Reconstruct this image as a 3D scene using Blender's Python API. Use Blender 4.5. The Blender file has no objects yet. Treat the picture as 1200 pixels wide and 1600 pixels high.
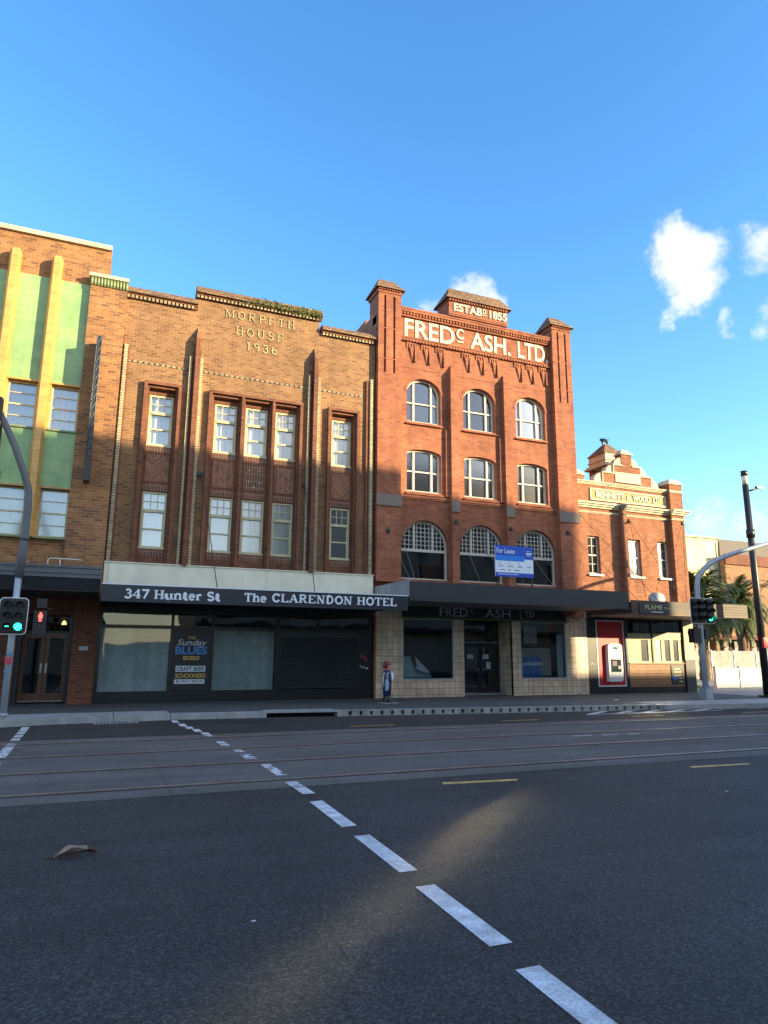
import bpy, bmesh, math, random
from mathutils import Vector, Matrix, noise
R = math.radians
rnd = random.Random(7)
S = bpy.context.scene
C = S.collection

# ------------------------------------------------------------------ camera
cd = bpy.data.cameras.new('camera'); cam = bpy.data.objects.new('camera', cd); C.objects.link(cam)
cam.matrix_world = Matrix(((0.92317159, -0.08304725, -0.3753097, 0), (-0.38432651, -0.18194129, -0.90509143, 0),
                           (0.00688103, 0.97979616, -0.19988029, 1.6), (0, 0, 0, 1)))
cd.sensor_fit = 'HORIZONTAL'; cd.sensor_width = 36; cd.lens = 1081 / 1200 * 36
cd.clip_start = .1; cd.clip_end = 2000
S.camera = cam
# ------------------------------------------------------------------ light and exposure
SUN_EL, SUN_AZ = R(12.2), R(133.8)          # azimuth clockwise from +Y: the sun stands behind the camera to the right
sd = bpy.data.lights.new('sun', 'SUN'); sun = bpy.data.objects.new('sun', sd); C.objects.link(sun)
sd.energy = 4.2; sd.angle = R(.6); sd.color = (1, .80, .46)
sdir = Vector((math.sin(SUN_AZ) * math.cos(SUN_EL), math.cos(SUN_AZ) * math.cos(SUN_EL), math.sin(SUN_EL)))
sun.rotation_euler = sdir.to_track_quat('Z', 'Y').to_euler()
S.view_settings.view_transform = 'Standard'; S.view_settings.look = 'None'
S.view_settings.gamma = 1; S.view_settings.exposure = 1.58
S.cycles.use_denoising = True
S.cycles.max_bounces = 8; S.cycles.transparent_max_bounces = 12
S.cycles.sample_clamp_indirect = 0
S.cycles.caustics_reflective = True; S.cycles.blur_glossy = 0
S.cycles.use_guiding = True; S.cycles.use_surface_guiding = True; S.cycles.guiding_training_samples = 64; S.cycles.surface_guiding_probability = .6

def nd(nt, t, **kw):
    n = nt.nodes.new(t)
    for k, v in kw.items():
        if k.startswith('i_'):
            n.inputs[k[2:].replace('_', ' ')].default_value = v
        else:
            setattr(n, k, v)
    return n
def math_n(nt, op, a, b=None, c=None, clamp=False):
    n = nt.nodes.new('ShaderNodeMath'); n.operation = op; n.use_clamp = clamp
    for i, v in enumerate((a, b, c)):
        if v is None: continue
        if isinstance(v, (int, float)): n.inputs[i].default_value = v
        else: nt.links.new(v, n.inputs[i])
    return n.outputs[0]
def maprange(nt, v, a, b, c=0., d=1., smooth=False):
    n = nt.nodes.new('ShaderNodeMapRange'); n.clamp = True
    if smooth: n.interpolation_type = 'SMOOTHSTEP'
    nt.links.new(v, n.inputs[0])
    for i, x in enumerate((a, b, c, d)): n.inputs[i + 1].default_value = x
    return n.outputs[0]
def mixc(nt, f, a, b, mode='MIX'):
    n = nt.nodes.new('ShaderNodeMix'); n.data_type = 'RGBA'; n.blend_type = mode
    for sock, v in ((n.inputs[0], f), (n.inputs[6], a), (n.inputs[7], b)):
        if isinstance(v, (int, float)): sock.default_value = v
        elif isinstance(v, tuple): sock.default_value = (*v[:3], 1)
        else: nt.links.new(v, sock)
    return n.outputs[2]

# ------------------------------------------------------------------ sky
W = bpy.data.worlds.new('World'); S.world = W; W.use_nodes = True
nt = W.node_tree; nt.nodes.clear(); L = nt.links.new
sky = nd(nt, 'ShaderNodeTexSky', sky_type='NISHITA', sun_disc=False, sun_elevation=SUN_EL, sun_rotation=SUN_AZ,
         altitude=0, air_density=1.0, dust_density=.35, ozone_density=2.2)
hs = nd(nt, 'ShaderNodeHueSaturation'); hs.inputs['Saturation'].default_value = 1.25; hs.inputs['Value'].default_value = 1.15
hs.inputs['Hue'].default_value = .504
L(sky.outputs[0], hs.inputs['Color'])
tc = nd(nt, 'ShaderNodeTexCoord'); D0 = tc.outputs['Generated']
n1 = nd(nt, 'ShaderNodeTexNoise', i_Scale=9., i_Detail=6., i_Roughness=.62); L(D0, n1.inputs['Vector'])
vs = nd(nt, 'ShaderNodeVectorMath', operation='SUBTRACT'); L(n1.outputs['Color'], vs.inputs[0]); vs.inputs[1].default_value = (.5, .5, .5)
sc_ = nd(nt, 'ShaderNodeVectorMath', operation='SCALE'); L(vs.outputs[0], sc_.inputs[0]); sc_.inputs['Scale'].default_value = .10
ad = nd(nt, 'ShaderNodeVectorMath', operation='ADD'); L(D0, ad.inputs[0]); L(sc_.outputs[0], ad.inputs[1])
Dd = ad.outputs[0]
blobs = [((0.636, 0.590, 0.500), .040, 1.), ((0.652, 0.586, 0.484), .046, 1.), ((0.668, 0.592, 0.455), .040, 1.), ((0.664, 0.600, 0.440), .030, .9),
         ((0.712, 0.520, 0.474), .034, .65), ((0.7310, 0.540, 0.4118), .022, .5), ((0.703, 0.535, 0.462), .025, .5),
         ((0.443, 0.7540, 0.4835), .030, .8), ((0.462, 0.745, 0.483), .026, .75), ((0.3900, 0.7900, 0.4771), .028, .35), ((0.425, 0.768, 0.474), .026, .5),
         ((0.7270, 0.6662, 0.170), .028, .5), ((0.7600, 0.6314, 0.1548), .026, .55), ((0.7079, 0.5773, 0.4069), .016, .6), ((0.6697, 0.6171, 0.4132), .014, .6), ((0.5913, 0.6194, 0.5164), .014, .3)]
acc = None
for c, r, s in blobs:
    dn = nd(nt, 'ShaderNodeVectorMath', operation='DISTANCE'); L(Dd, dn.inputs[0]); dn.inputs[1].default_value = c
    m = maprange(nt, dn.outputs['Value'], r * .35, r * 1.6, s, 0, True)
    acc = m if acc is None else math_n(nt, 'MAXIMUM', acc, m)
n2 = nd(nt, 'ShaderNodeTexNoise', i_Scale=22., i_Detail=10., i_Roughness=.6); L(D0, n2.inputs['Vector'])
tex = maprange(nt, n2.outputs['Fac'], .34, .66, .30, 1.)
wisp = math_n(nt, 'ADD', acc, math_n(nt, 'MULTIPLY', math_n(nt, 'SUBTRACT', n2.outputs['Fac'], .5), 1.5))
mask = math_n(nt, 'MULTIPLY', maprange(nt, wisp, .22, 1.0, 0, 1, True), maprange(nt, acc, .02, .3, 0, 1))
sep = nd(nt, 'ShaderNodeSeparateXYZ'); L(D0, sep.inputs[0])
n3 = nd(nt, 'ShaderNodeTexNoise', i_Scale=3.2, i_Detail=7., i_Roughness=.6); L(D0, n3.inputs['Vector'])
back = math_n(nt, 'MULTIPLY', maprange(nt, n3.outputs['Fac'], .34, .56, .15, .9, True), math_n(nt, 'MULTIPLY', maprange(nt, sep.outputs[1], -.05, -.35, 0, 1), maprange(nt, sep.outputs[0], 0., .35, .40, 1.)))  # unseen clouds behind the camera, widened and brightened as added fill light
shade = mixc(nt, maprange(nt, n1.outputs['Fac'], .35, .65), (2.0, 2.2, 2.5), (3.1, 3.0, 2.8))
colr = mixc(nt, mask, hs.outputs[0], shade)
shade2 = mixc(nt, maprange(nt, n1.outputs['Fac'], .35, .65), (2.6, 2.7, 3.0), (6.0, 5.8, 5.4))
colr = mixc(nt, back, colr, shade2)
bg = nd(nt, 'ShaderNodeBackground'); bg.inputs['Strength'].default_value = .15; L(colr, bg.inputs[0])
wo = nd(nt, 'ShaderNodeOutputWorld'); L(bg.outputs[0], wo.inputs[0])

# ------------------------------------------------------------------ materials
MATS = {}
def mat_base(name):
    m = bpy.data.materials.new(name); m.use_nodes = True
    nt = m.node_tree; b = nt.nodes['Principled BSDF']; MATS[name] = m
    return m, nt, b
def wall_uv(nt, sx=1., sz=1.):
    """coordinates on axis aligned walls: u runs along the wall, v goes up"""
    g = nd(nt, 'ShaderNodeNewGeometry'); s = nd(nt, 'ShaderNodeSeparateXYZ'); nt.links.new(g.outputs['Position'], s.inputs[0])
    u = math_n(nt, 'ADD', s.outputs[0], s.outputs[1])
    c = nd(nt, 'ShaderNodeCombineXYZ'); nt.links.new(u, c.inputs[0]); nt.links.new(s.outputs[2], c.inputs[1])
    return c.outputs[0], g.outputs['Position'], u, s.outputs[2]
def weather(nt, pos, lo=.8, hi=1.12, scale=.7):
    n = nd(nt, 'ShaderNodeTexNoise', i_Scale=scale, i_Detail=6., i_Roughness=.65); nt.links.new(pos, n.inputs['Vector'])
    mp = nd(nt, 'ShaderNodeMapping'); mp.inputs['Scale'].default_value = (2.5, 2.5, .25); nt.links.new(pos, mp.inputs[0])
    n2 = nd(nt, 'ShaderNodeTexNoise', i_Scale=1.2, i_Detail=4.); nt.links.new(mp.outputs[0], n2.inputs['Vector'])
    a = maprange(nt, n.outputs['Fac'], .3, .7, lo, hi); b = maprange(nt, n2.outputs['Fac'], .3, .7, lo + .08, hi - .06)
    return math_n(nt, 'MULTIPLY', a, b)
def brick(name, cols, mortar, bw=.24, bh=.086, ms=.009, rough=.85, bump=.5, offset=.5, lo=.8, hi=1.15, soot=0):
    m, nt, b = mat_base(name); L = nt.links.new
    uv, pos, u, z = wall_uv(nt)
    bt = nd(nt, 'ShaderNodeTexBrick', offset=offset, squash=1.)
    for k, v in (('Scale', 1.), ('Mortar Size', ms), ('Mortar Smooth', .25), ('Bias', 0.), ('Brick Width', bw), ('Row Height', bh)):
        bt.inputs[k].default_value = v
    bt.inputs['Color1'].default_value = (0, 0, 0, 1); bt.inputs['Color2'].default_value = (1, 1, 1, 1); bt.inputs['Mortar'].default_value = (.5, .5, .5, 1)
    L(uv, bt.inputs['Vector'])
    cr = nd(nt, 'ShaderNodeValToRGB'); e = cr.color_ramp.elements
    while len(e) > 1: e.remove(e[-1])
    e[0].position = 0; e[0].color = (*cols[0], 1)
    for i, c in enumerate(cols[1:]):
        k = e.new((i + 1) / (len(cols) - 1)); k.color = (*c, 1)
    L(bt.outputs['Color'], cr.inputs[0])
    f = mixc(nt, bt.outputs['Fac'], cr.outputs[0], mortar)
    w = weather(nt, pos, lo, hi)
    wn = nd(nt, 'ShaderNodeTexNoise', i_Scale=30., i_Detail=3.); L(pos, wn.inputs['Vector'])
    mn = nd(nt, 'ShaderNodeTexNoise', i_Scale=2.6, i_Detail=5., i_Roughness=.7); L(pos, mn.inputs['Vector'])
    w = math_n(nt, 'MULTIPLY', w, maprange(nt, mn.outputs['Fac'], .32, .68, .84, 1.14))
    w = math_n(nt, 'MULTIPLY', w, maprange(nt, wn.outputs['Fac'], .3, .7, .85, 1.13))
    wc = nd(nt, 'ShaderNodeCombineColor'); [L(w, wc.inputs[i]) for i in range(3)]
    L(mixc(nt, 1., f, wc.outputs[0], 'MULTIPLY'), b.inputs['Base Color'])
    b.inputs['Roughness'].default_value = rough
    h = math_n(nt, 'SUBTRACT', math_n(nt, 'MULTIPLY', wn.outputs['Fac'], .3), bt.outputs['Fac'])
    bp = nd(nt, 'ShaderNodeBump'); bp.inputs['Strength'].default_value = bump; bp.inputs['Distance'].default_value = .008
    L(h, bp.inputs['Height']); L(bp.outputs[0], b.inputs['Normal'])
    return m
def plain(name, col, rough=.6, metal=0., var=.12, scale=3., bump=0., spec=.5, fine=0.):
    m, nt, b = mat_base(name); L = nt.links.new
    g = nd(nt, 'ShaderNodeNewGeometry')
    w = weather(nt, g.outputs['Position'], 1 - var, 1 + var * .6, scale)
    if fine:
        fn = nd(nt, 'ShaderNodeTexNoise', i_Scale=60., i_Detail=3.); L(g.outputs['Position'], fn.inputs['Vector'])
        w = math_n(nt, 'MULTIPLY', w, maprange(nt, fn.outputs['Fac'], .3, .7, 1 - fine, 1 + fine))
    wc = nd(nt, 'ShaderNodeCombineColor'); [L(w, wc.inputs[i]) for i in range(3)]
    L(mixc(nt, 1., tuple(col), wc.outputs[0], 'MULTIPLY'), b.inputs['Base Color'])
    b.inputs['Roughness'].default_value = rough; b.inputs['Metallic'].default_value = metal
    b.inputs['Specular IOR Level'].default_value = spec
    if bump:
        n = nd(nt, 'ShaderNodeTexNoise', i_Scale=40., i_Detail=5.); L(g.outputs['Position'], n.inputs['Vector'])
        bp = nd(nt, 'ShaderNodeBump'); bp.inputs['Strength'].default_value = bump; bp.inputs['Distance'].default_value = .01
        L(n.outputs['Fac'], bp.inputs['Height']); L(bp.outputs[0], b.inputs['Normal'])
    return m
def glass(name, refl=1.6, base=.05, tint=(.85, .9, .9), rough=.02, ripple=.5):
    m, nt, b = mat_base(name); nt.nodes.remove(b); L = nt.links.new
    t = nd(nt, 'ShaderNodeBsdfTransparent'); t.inputs[0].default_value = (*tint, 1)
    g = nd(nt, 'ShaderNodeBsdfAnisotropic'); g.inputs['Roughness'].default_value = rough; g.inputs[0].default_value = (.95, .97, 1, 1)
    f = nd(nt, 'ShaderNodeFresnel'); f.inputs[0].default_value = 1.5
    geo = nd(nt, 'ShaderNodeNewGeometry')
    n = nd(nt, 'ShaderNodeTexNoise', i_Scale=.9, i_Detail=1.); L(geo.outputs['Position'], n.inputs['Vector'])
    bp = nd(nt, 'ShaderNodeBump'); bp.inputs['Strength'].default_value = ripple; bp.inputs['Distance'].default_value = .012
    L(n.outputs['Fac'], bp.inputs['Height']); L(bp.outputs[0], g.inputs['Normal'])
    fac = math_n(nt, 'MULTIPLY_ADD', f.outputs[0], refl, base, True)
    mx = nd(nt, 'ShaderNodeMixShader'); L(fac, mx.inputs[0]); L(t.outputs[0], mx.inputs[1]); L(g.outputs[0], mx.inputs[2])
    L(mx.outputs[0], nt.nodes['Material Output'].inputs[0])
    return m
def emit(name, col, s):
    m, nt, b = mat_base(name); b.inputs['Base Color'].default_value = (*col, 1)
    b.inputs['Emission Color'].default_value = (*col, 1); b.inputs['Emission Strength'].default_value = s
    return m

brick('brick_brown', [(0.134, 0.054, 0.022), (0.214, 0.101, 0.042), (0.259, 0.132, 0.056), (0.17, 0.073, 0.03)], (0.285, 0.181, 0.1), bw=.22, bh=.078, ms=.011)
brick('brick_red_brown', [(0.144, 0.044, 0.023), (0.198, 0.068, 0.031), (0.113, 0.034, 0.02)], (0.198, 0.103, 0.059), ms=.008)
brick('brick_soldier', [(.15, .055, .035), (.21, .075, .045), (.12, .05, .04)], (.30, .20, .13), bw=.086, bh=.23, offset=0, ms=.012)
brick('brick_cream', [(0.401, 0.324, 0.194), (0.454, 0.376, 0.247), (0.337, 0.272, 0.168)], (0.162, 0.117, 0.065), ms=.012)
brick('brick_string', [(0.286, 0.245, 0.172), (0.306, 0.269, 0.188)], (0.049, 0.029, 0.016), bw=.17, bh=.3, ms=.035, offset=0)
brick('brick_tan', [(0.268, 0.108, 0.037), (0.349, 0.159, 0.054), (0.161, 0.065, 0.03), (0.321, 0.138, 0.046)], (0.303, 0.19, 0.103), ms=.010)
brick('brick_red', [(0.29, 0.092, 0.043), (0.352, 0.119, 0.054), (0.238, 0.07, 0.038), (0.326, 0.106, 0.046)], (0.299, 0.141, 0.091), ms=.006, lo=.74, hi=1.2)
brick('brick_red_pale', [(0.259, 0.08, 0.035), (0.317, 0.104, 0.046), (0.218, 0.066, 0.03), (0.351, 0.134, 0.067)], (0.317, 0.184, 0.108), ms=.008, lo=.72, hi=1.2)
brick('brick_cap', [(0.236, 0.124, 0.062), (0.298, 0.18, 0.093), (0.174, 0.093, 0.05), (0.31, 0.205, 0.124)], (0.062, 0.037, 0.025), bw=.24, bh=.07, ms=.014)
brick('brick_opposite', [(.42, .36, .28), (.48, .41, .32)], (.4, .35, .28))
brick('tile_green', [(0.213, 0.359, 0.146), (0.229, 0.373, 0.154), (0.206, 0.345, 0.139), (0.262, 0.38, 0.154)], (0.138, 0.24, 0.102), bw=.88, bh=.42, ms=.005, offset=0, rough=.35, bump=.2, lo=.85)
brick('tile_yellow', [(0.528, 0.29, 0.077), (0.57, 0.323, 0.092), (0.497, 0.269, 0.067)], (0.37, 0.216, 0.084), bw=5., bh=.33, ms=.014, offset=0, rough=.4, bump=.3, lo=.85)
brick('tile_cream', [(0.629, 0.468, 0.322), (0.712, 0.546, 0.402), (0.548, 0.404, 0.29), (0.753, 0.573, 0.402)], (0.177, 0.131, 0.113), bw=.215, bh=.215, ms=.008, offset=0, rough=.35, bump=.25)
brick('timber_boards', [(.28, .13, .06), (.34, .17, .08), (.22, .10, .05)], (.04, .02, .01), bw=3., bh=.11, ms=.007, rough=.6)
brick('timber_dark', [(.07, .045, .03), (.10, .06, .04), (.055, .035, .025)], (.015, .01, .008), bw=3., bh=.1, ms=.006, rough=.6)
brick('weatherboard', [(0.673, 0.598, 0.337), (0.711, 0.636, 0.374)], (0.561, 0.486, 0.281), bw=9., bh=.6, ms=.02, rough=.7)
brick('brick_far', [(0.265, 0.133, 0.062), (0.296, 0.156, 0.078)], (0.234, 0.156, 0.078), bw=3., bh=.5, ms=.02)
brick('corrugated', [(.30, .32, .34), (.34, .36, .38)], (.2, .21, .22), bw=.08, bh=9., ms=.01, offset=0, rough=.5)
plain('cream_paint', (.70, .62, .40), .55)
plain('sash_paint', (.52, .46, .27), .5, var=.1)
plain('white_paint', (.52, .48, .41), .5, var=.1)
plain('fence_white', (.78, .76, .68), .5, var=.08)
plain('cream_render', (.56, .50, .34), .7, var=.2, scale=1.5, fine=.06)
plain('panel_ochre', (.42, .30, .13), .8, var=.2)
plain('coping_stone', (.55, .46, .32), .8, var=.2, fine=.1)
plain('fascia_cream', (.74, .69, .53), .6, var=.14, scale=1.)
plain('dull_block', (.20, .16, .13), .8, var=.15)
plain('roof_dark', (.06, .06, .06), .7)
plain('slate', (.09, .075, .07), .7)
plain('interior', (.05, .045, .04), .9)
plain('black_paint', (.010, .011, .014), .35, var=.3)
plain('black_frame', (.014, .014, .018), .4)
plain('charcoal', (.026, .029, .036), .5, var=.15)
plain('navy_fascia', (.012, .016, .026), .45)
plain('awning_grey', (.11, .115, .125), .5, var=.2)
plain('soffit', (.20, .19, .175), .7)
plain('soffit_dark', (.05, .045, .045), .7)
plain('letter_white', (.70, .74, .80), .5, var=.06)
plain('letter_cream', (.56, .50, .37), .6, var=.06)
plain('letter_gold', (.42, .40, .20), .5, var=.06)
plain('letter_dull', (.50, .50, .50), .5, var=.06)
plain('letter_blue', (.08, .33, .75), .5, var=.06)
plain('letter_orange', (.80, .48, .13), .5, var=.06)
plain('poster_black', (.013, .014, .018), .4)
plain('curtain', (.46, .46, .43), .85, var=.06)
plain('curtain_dim', (.30, .33, .31), .85, var=.15)
plain('curtain_shop', (.58, .66, .62), .85, var=.2)
plain('shutter_black', (.035, .037, .042), .4)
plain('door_wood', (.13, .05, .025), .4, var=.2)
plain('steel', (.45, .45, .45), .3, 1., var=.1)
plain('rail_steel', (.40, .38, .36), .5, 1., var=.2)
plain('rail_rust', (.055, .035, .022), .75)
plain('galvanised', (.36, .40, .44), .5, .3, var=.15)
plain('pole_black', (.022, .020, .020), .4)
plain('signal_black', (.012, .012, .013), .45)
plain('signal_edge', (.78, .78, .78), .5)
plain('lens_off', (.02, .012, .012), .25)
plain('light_lens', (.80, .74, .60), .3)
emit('green_lamp', (.02, .9, .45), 2.2)
emit('red_lamp', (1., .05, .04), 2.2)
emit('warm_lamp', (1., .65, .2), 1.5)
plain('red_panel', (.48, .012, .02), .45, var=.1)
plain('red_plastic', (.62, .03, .04), .4)
plain('atm_white', (.66, .68, .70), .35, var=.04)
plain('screen_dark', (.02, .03, .04), .15)
plain('paper', (.62, .66, .68), .7)
plain('board_blue', (.02, .085, .5), .4, var=.06)
plain('board_light_blue', (.02, .22, .72), .4, var=.06)
plain('board_white', (.78, .84, .92), .4, var=.06)
plain('poster_blue', (.06, .25, .60), .4, var=.3, scale=5.)
plain('board_beige', (.42, .38, .30), .6)
plain('board_pale', (.42, .55, .55), .5)
plain('purple_dark', (.035, .02, .05), .5)
plain('wood_raw', (.30, .17, .08), .6)
plain('bronze', (.02, .035, .03), .45, .4)
plain('skin_paint', (.62, .24, .18), .5, var=.04)
plain('navy_paint', (.012, .03, .12), .4)
plain('pale_blue_paint', (.32, .45, .62), .45)
plain('yellow_paint', (.68, .52, .14), .5)
plain('hair_paint', (.20, .035, .025), .5)
plain('road_white', (.62, .64, .66), .6, var=.3, scale=6., fine=.25)
plain('road_yellow', (.58, .38, .10), .6, var=.3, scale=6., fine=.2)
plain('kerb_stone', (.33, .335, .33), .8, var=.25, scale=2., fine=.12, bump=.3)
plain('kerb_white', (.30, .30, .28), .7, var=.3, scale=3., fine=.15)
plain('drain_dark', (.012, .012, .012), .9)
plain('footpath_dark', (.075, .08, .085), .85, var=.25, scale=1.2, fine=.15, bump=.4)
plain('paving', (.30, .28, .25), .8, var=.2, scale=.8, fine=.1, bump=.2)
plain('leaf_dry', (.42, .33, .24), .7, var=.4, scale=14.)
plain('weeds', (.10, .13, .03), .7, var=.4, scale=10.)
plain('grass_green', (.12, .24, .03), .8, var=.3)
plain('palm_leaf', (.095, .12, .028), .6, var=.4, scale=1.)
plain('palm_trunk', (.14, .09, .055), .9, var=.4, scale=3., bump=.6)
plain('sticker_red', (.5, .05, .08), .5)
plain('sticker_blue', (.08, .25, .4), .5)
plain('moss_green', (.10, .15, .05), .7)
plain('glaze_green', (.20, .24, .11), .4)
glass('glass_sky', 2.6, .16, rough=.15)
glass('glass_mid', 2.4, .14, rough=.15)
glass('glass_ash', 1.5, .06, (.6, .62, .65), rough=.12)
glass('glass_old', .9, .07, rough=.065, ripple=.06)
glass('glass_dark', 1.3, .02, (.5, .52, .55))
glass('glass_shop', 1.2, .015, (.75, .78, .8))

def zigzag(name, per, diag=False):
    m, nt, b = mat_base(name); L = nt.links.new
    uv, pos, u, z = wall_uv(nt)
    pp = math_n(nt, 'PINGPONG', math_n(nt, 'ADD', u, .03), per)
    v = math_n(nt, 'DIVIDE', math_n(nt, 'ADD', z, pp), .085)
    fr = math_n(nt, 'FRACT', v); row = math_n(nt, 'FLOOR', v)
    if diag:
        v2 = math_n(nt, 'DIVIDE', math_n(nt, 'SUBTRACT', z, pp), .24); fr2 = math_n(nt, 'FRACT', math_n(nt, 'ADD', v2, math_n(nt, 'MULTIPLY', row, .5)))
        edge2 = math_n(nt, 'LESS_THAN', fr2, .07)
    else:
        edge2 = math_n(nt, 'LESS_THAN', math_n(nt, 'FRACT', math_n(nt, 'DIVIDE', math_n(nt, 'ADD', u, .03), per)), .09)
    edge = math_n(nt, 'MAXIMUM', math_n(nt, 'LESS_THAN', fr, .15), edge2)
    cell = nd(nt, 'ShaderNodeCombineXYZ'); L(row, cell.inputs[0]); L(math_n(nt, 'FLOOR', math_n(nt, 'DIVIDE', u, per)), cell.inputs[1])
    wn = nd(nt, 'ShaderNodeTexWhiteNoise'); L(cell.outputs[0], wn.inputs['Vector'])
    c = mixc(nt, wn.outputs['Value'], (.12, .045, .035), (.30, .11, .05))
    L(mixc(nt, edge, c, (.36, .22, .14)), b.inputs['Base Color']); b.inputs['Roughness'].default_value = .8
zigzag('brick_chevron', .175); zigzag('brick_basket', .35, True)

def asphalt(name, lo, hi, tint, rough=.75, patch=.25, spec=.35):
    m, nt, b = mat_base(name); L = nt.links.new
    g = nd(nt, 'ShaderNodeNewGeometry'); P = g.outputs['Position']
    v = nd(nt, 'ShaderNodeTexVoronoi', i_Scale=70.); L(P, v.inputs['Vector'])
    n = nd(nt, 'ShaderNodeTexNoise', i_Scale=45., i_Detail=5., i_Roughness=.75); L(P, n.inputs['Vector'])
    big = nd(nt, 'ShaderNodeTexNoise', i_Scale=.45, i_Detail=5., i_Roughness=.6); L(P, big.inputs['Vector'])
    mp = nd(nt, 'ShaderNodeMapping'); mp.inputs['Scale'].default_value = (.12, 1.6, 1); L(P, mp.inputs[0])
    st = nd(nt, 'ShaderNodeTexNoise', i_Scale=1.5, i_Detail=4.); L(mp.outputs[0], st.inputs['Vector'])
    s = nd(nt, 'ShaderNodeSeparateColor'); L(v.outputs['Color'], s.inputs[0])
    f = math_n(nt, 'ADD', math_n(nt, 'MULTIPLY', maprange(nt, n.outputs['Fac'], .35, .65), .45), math_n(nt, 'MULTIPLY', math_n(nt, 'POWER', s.outputs[0], 3.), .55))
    c = mixc(nt, f, tuple(lo * t for t in tint), tuple(hi * t for t in tint))
    w = math_n(nt, 'MULTIPLY', maprange(nt, big.outputs['Fac'], .3, .7, 1 - patch, 1 + patch), maprange(nt, st.outputs['Fac'], .3, .7, 1 - patch * .6, 1 + patch * .6))
    dn = nd(nt, 'ShaderNodeTexNoise', i_Scale=1.3, i_Detail=5., i_Roughness=.7); L(P, dn.inputs['Vector'])
    dv = nd(nt, 'ShaderNodeVectorMath', operation='SCALE'); L(dn.outputs['Color'], dv.inputs[0]); dv.inputs['Scale'].default_value = .9
    da = nd(nt, 'ShaderNodeVectorMath', operation='ADD'); L(P, da.inputs[0]); L(dv.outputs[0], da.inputs[1])
    cv = nd(nt, 'ShaderNodeTexVoronoi', feature='DISTANCE_TO_EDGE', i_Scale=.23); L(da.outputs[0], cv.inputs['Vector'])
    crk = math_n(nt, 'MULTIPLY', maprange(nt, cv.outputs['Distance'], .0012, .0035, 1, 0), maprange(nt, big.outputs['Fac'], .48, .60, 0, .55))
    w = math_n(nt, 'MULTIPLY', w, math_n(nt, 'SUBTRACT', 1., crk))
    sn = nd(nt, 'ShaderNodeTexNoise', i_Scale=2.3, i_Detail=3.); L(P, sn.inputs['Vector'])
    w = math_n(nt, 'MULTIPLY', w, maprange(nt, sn.outputs['Fac'], .62, .72, 1, .72))
    wc = nd(nt, 'ShaderNodeCombineColor'); [L(w, wc.inputs[i]) for i in range(3)]
    L(mixc(nt, 1., c, wc.outputs[0], 'MULTIPLY'), b.inputs['Base Color'])
    b.inputs['Roughness'].default_value = rough; b.inputs['Specular IOR Level'].default_value = spec
    bp = nd(nt, 'ShaderNodeBump'); bp.inputs['Strength'].default_value = .55; bp.inputs['Distance'].default_value = .012
    L(math_n(nt, 'ADD', n.outputs['Fac'], s.outputs[0]), bp.inputs['Height']); L(bp.outputs[0], b.inputs['Normal'])
asphalt('asphalt', .003, .105, (1.03, 1., .98))
asphalt('asphalt_far', .035, .075, (1.1, 1., .93), rough=.9, spec=.15)
asphalt('track_concrete', .10, .17, (1.12, 1., .92), rough=.95, patch=.2, spec=.15)
M = MATS

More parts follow.
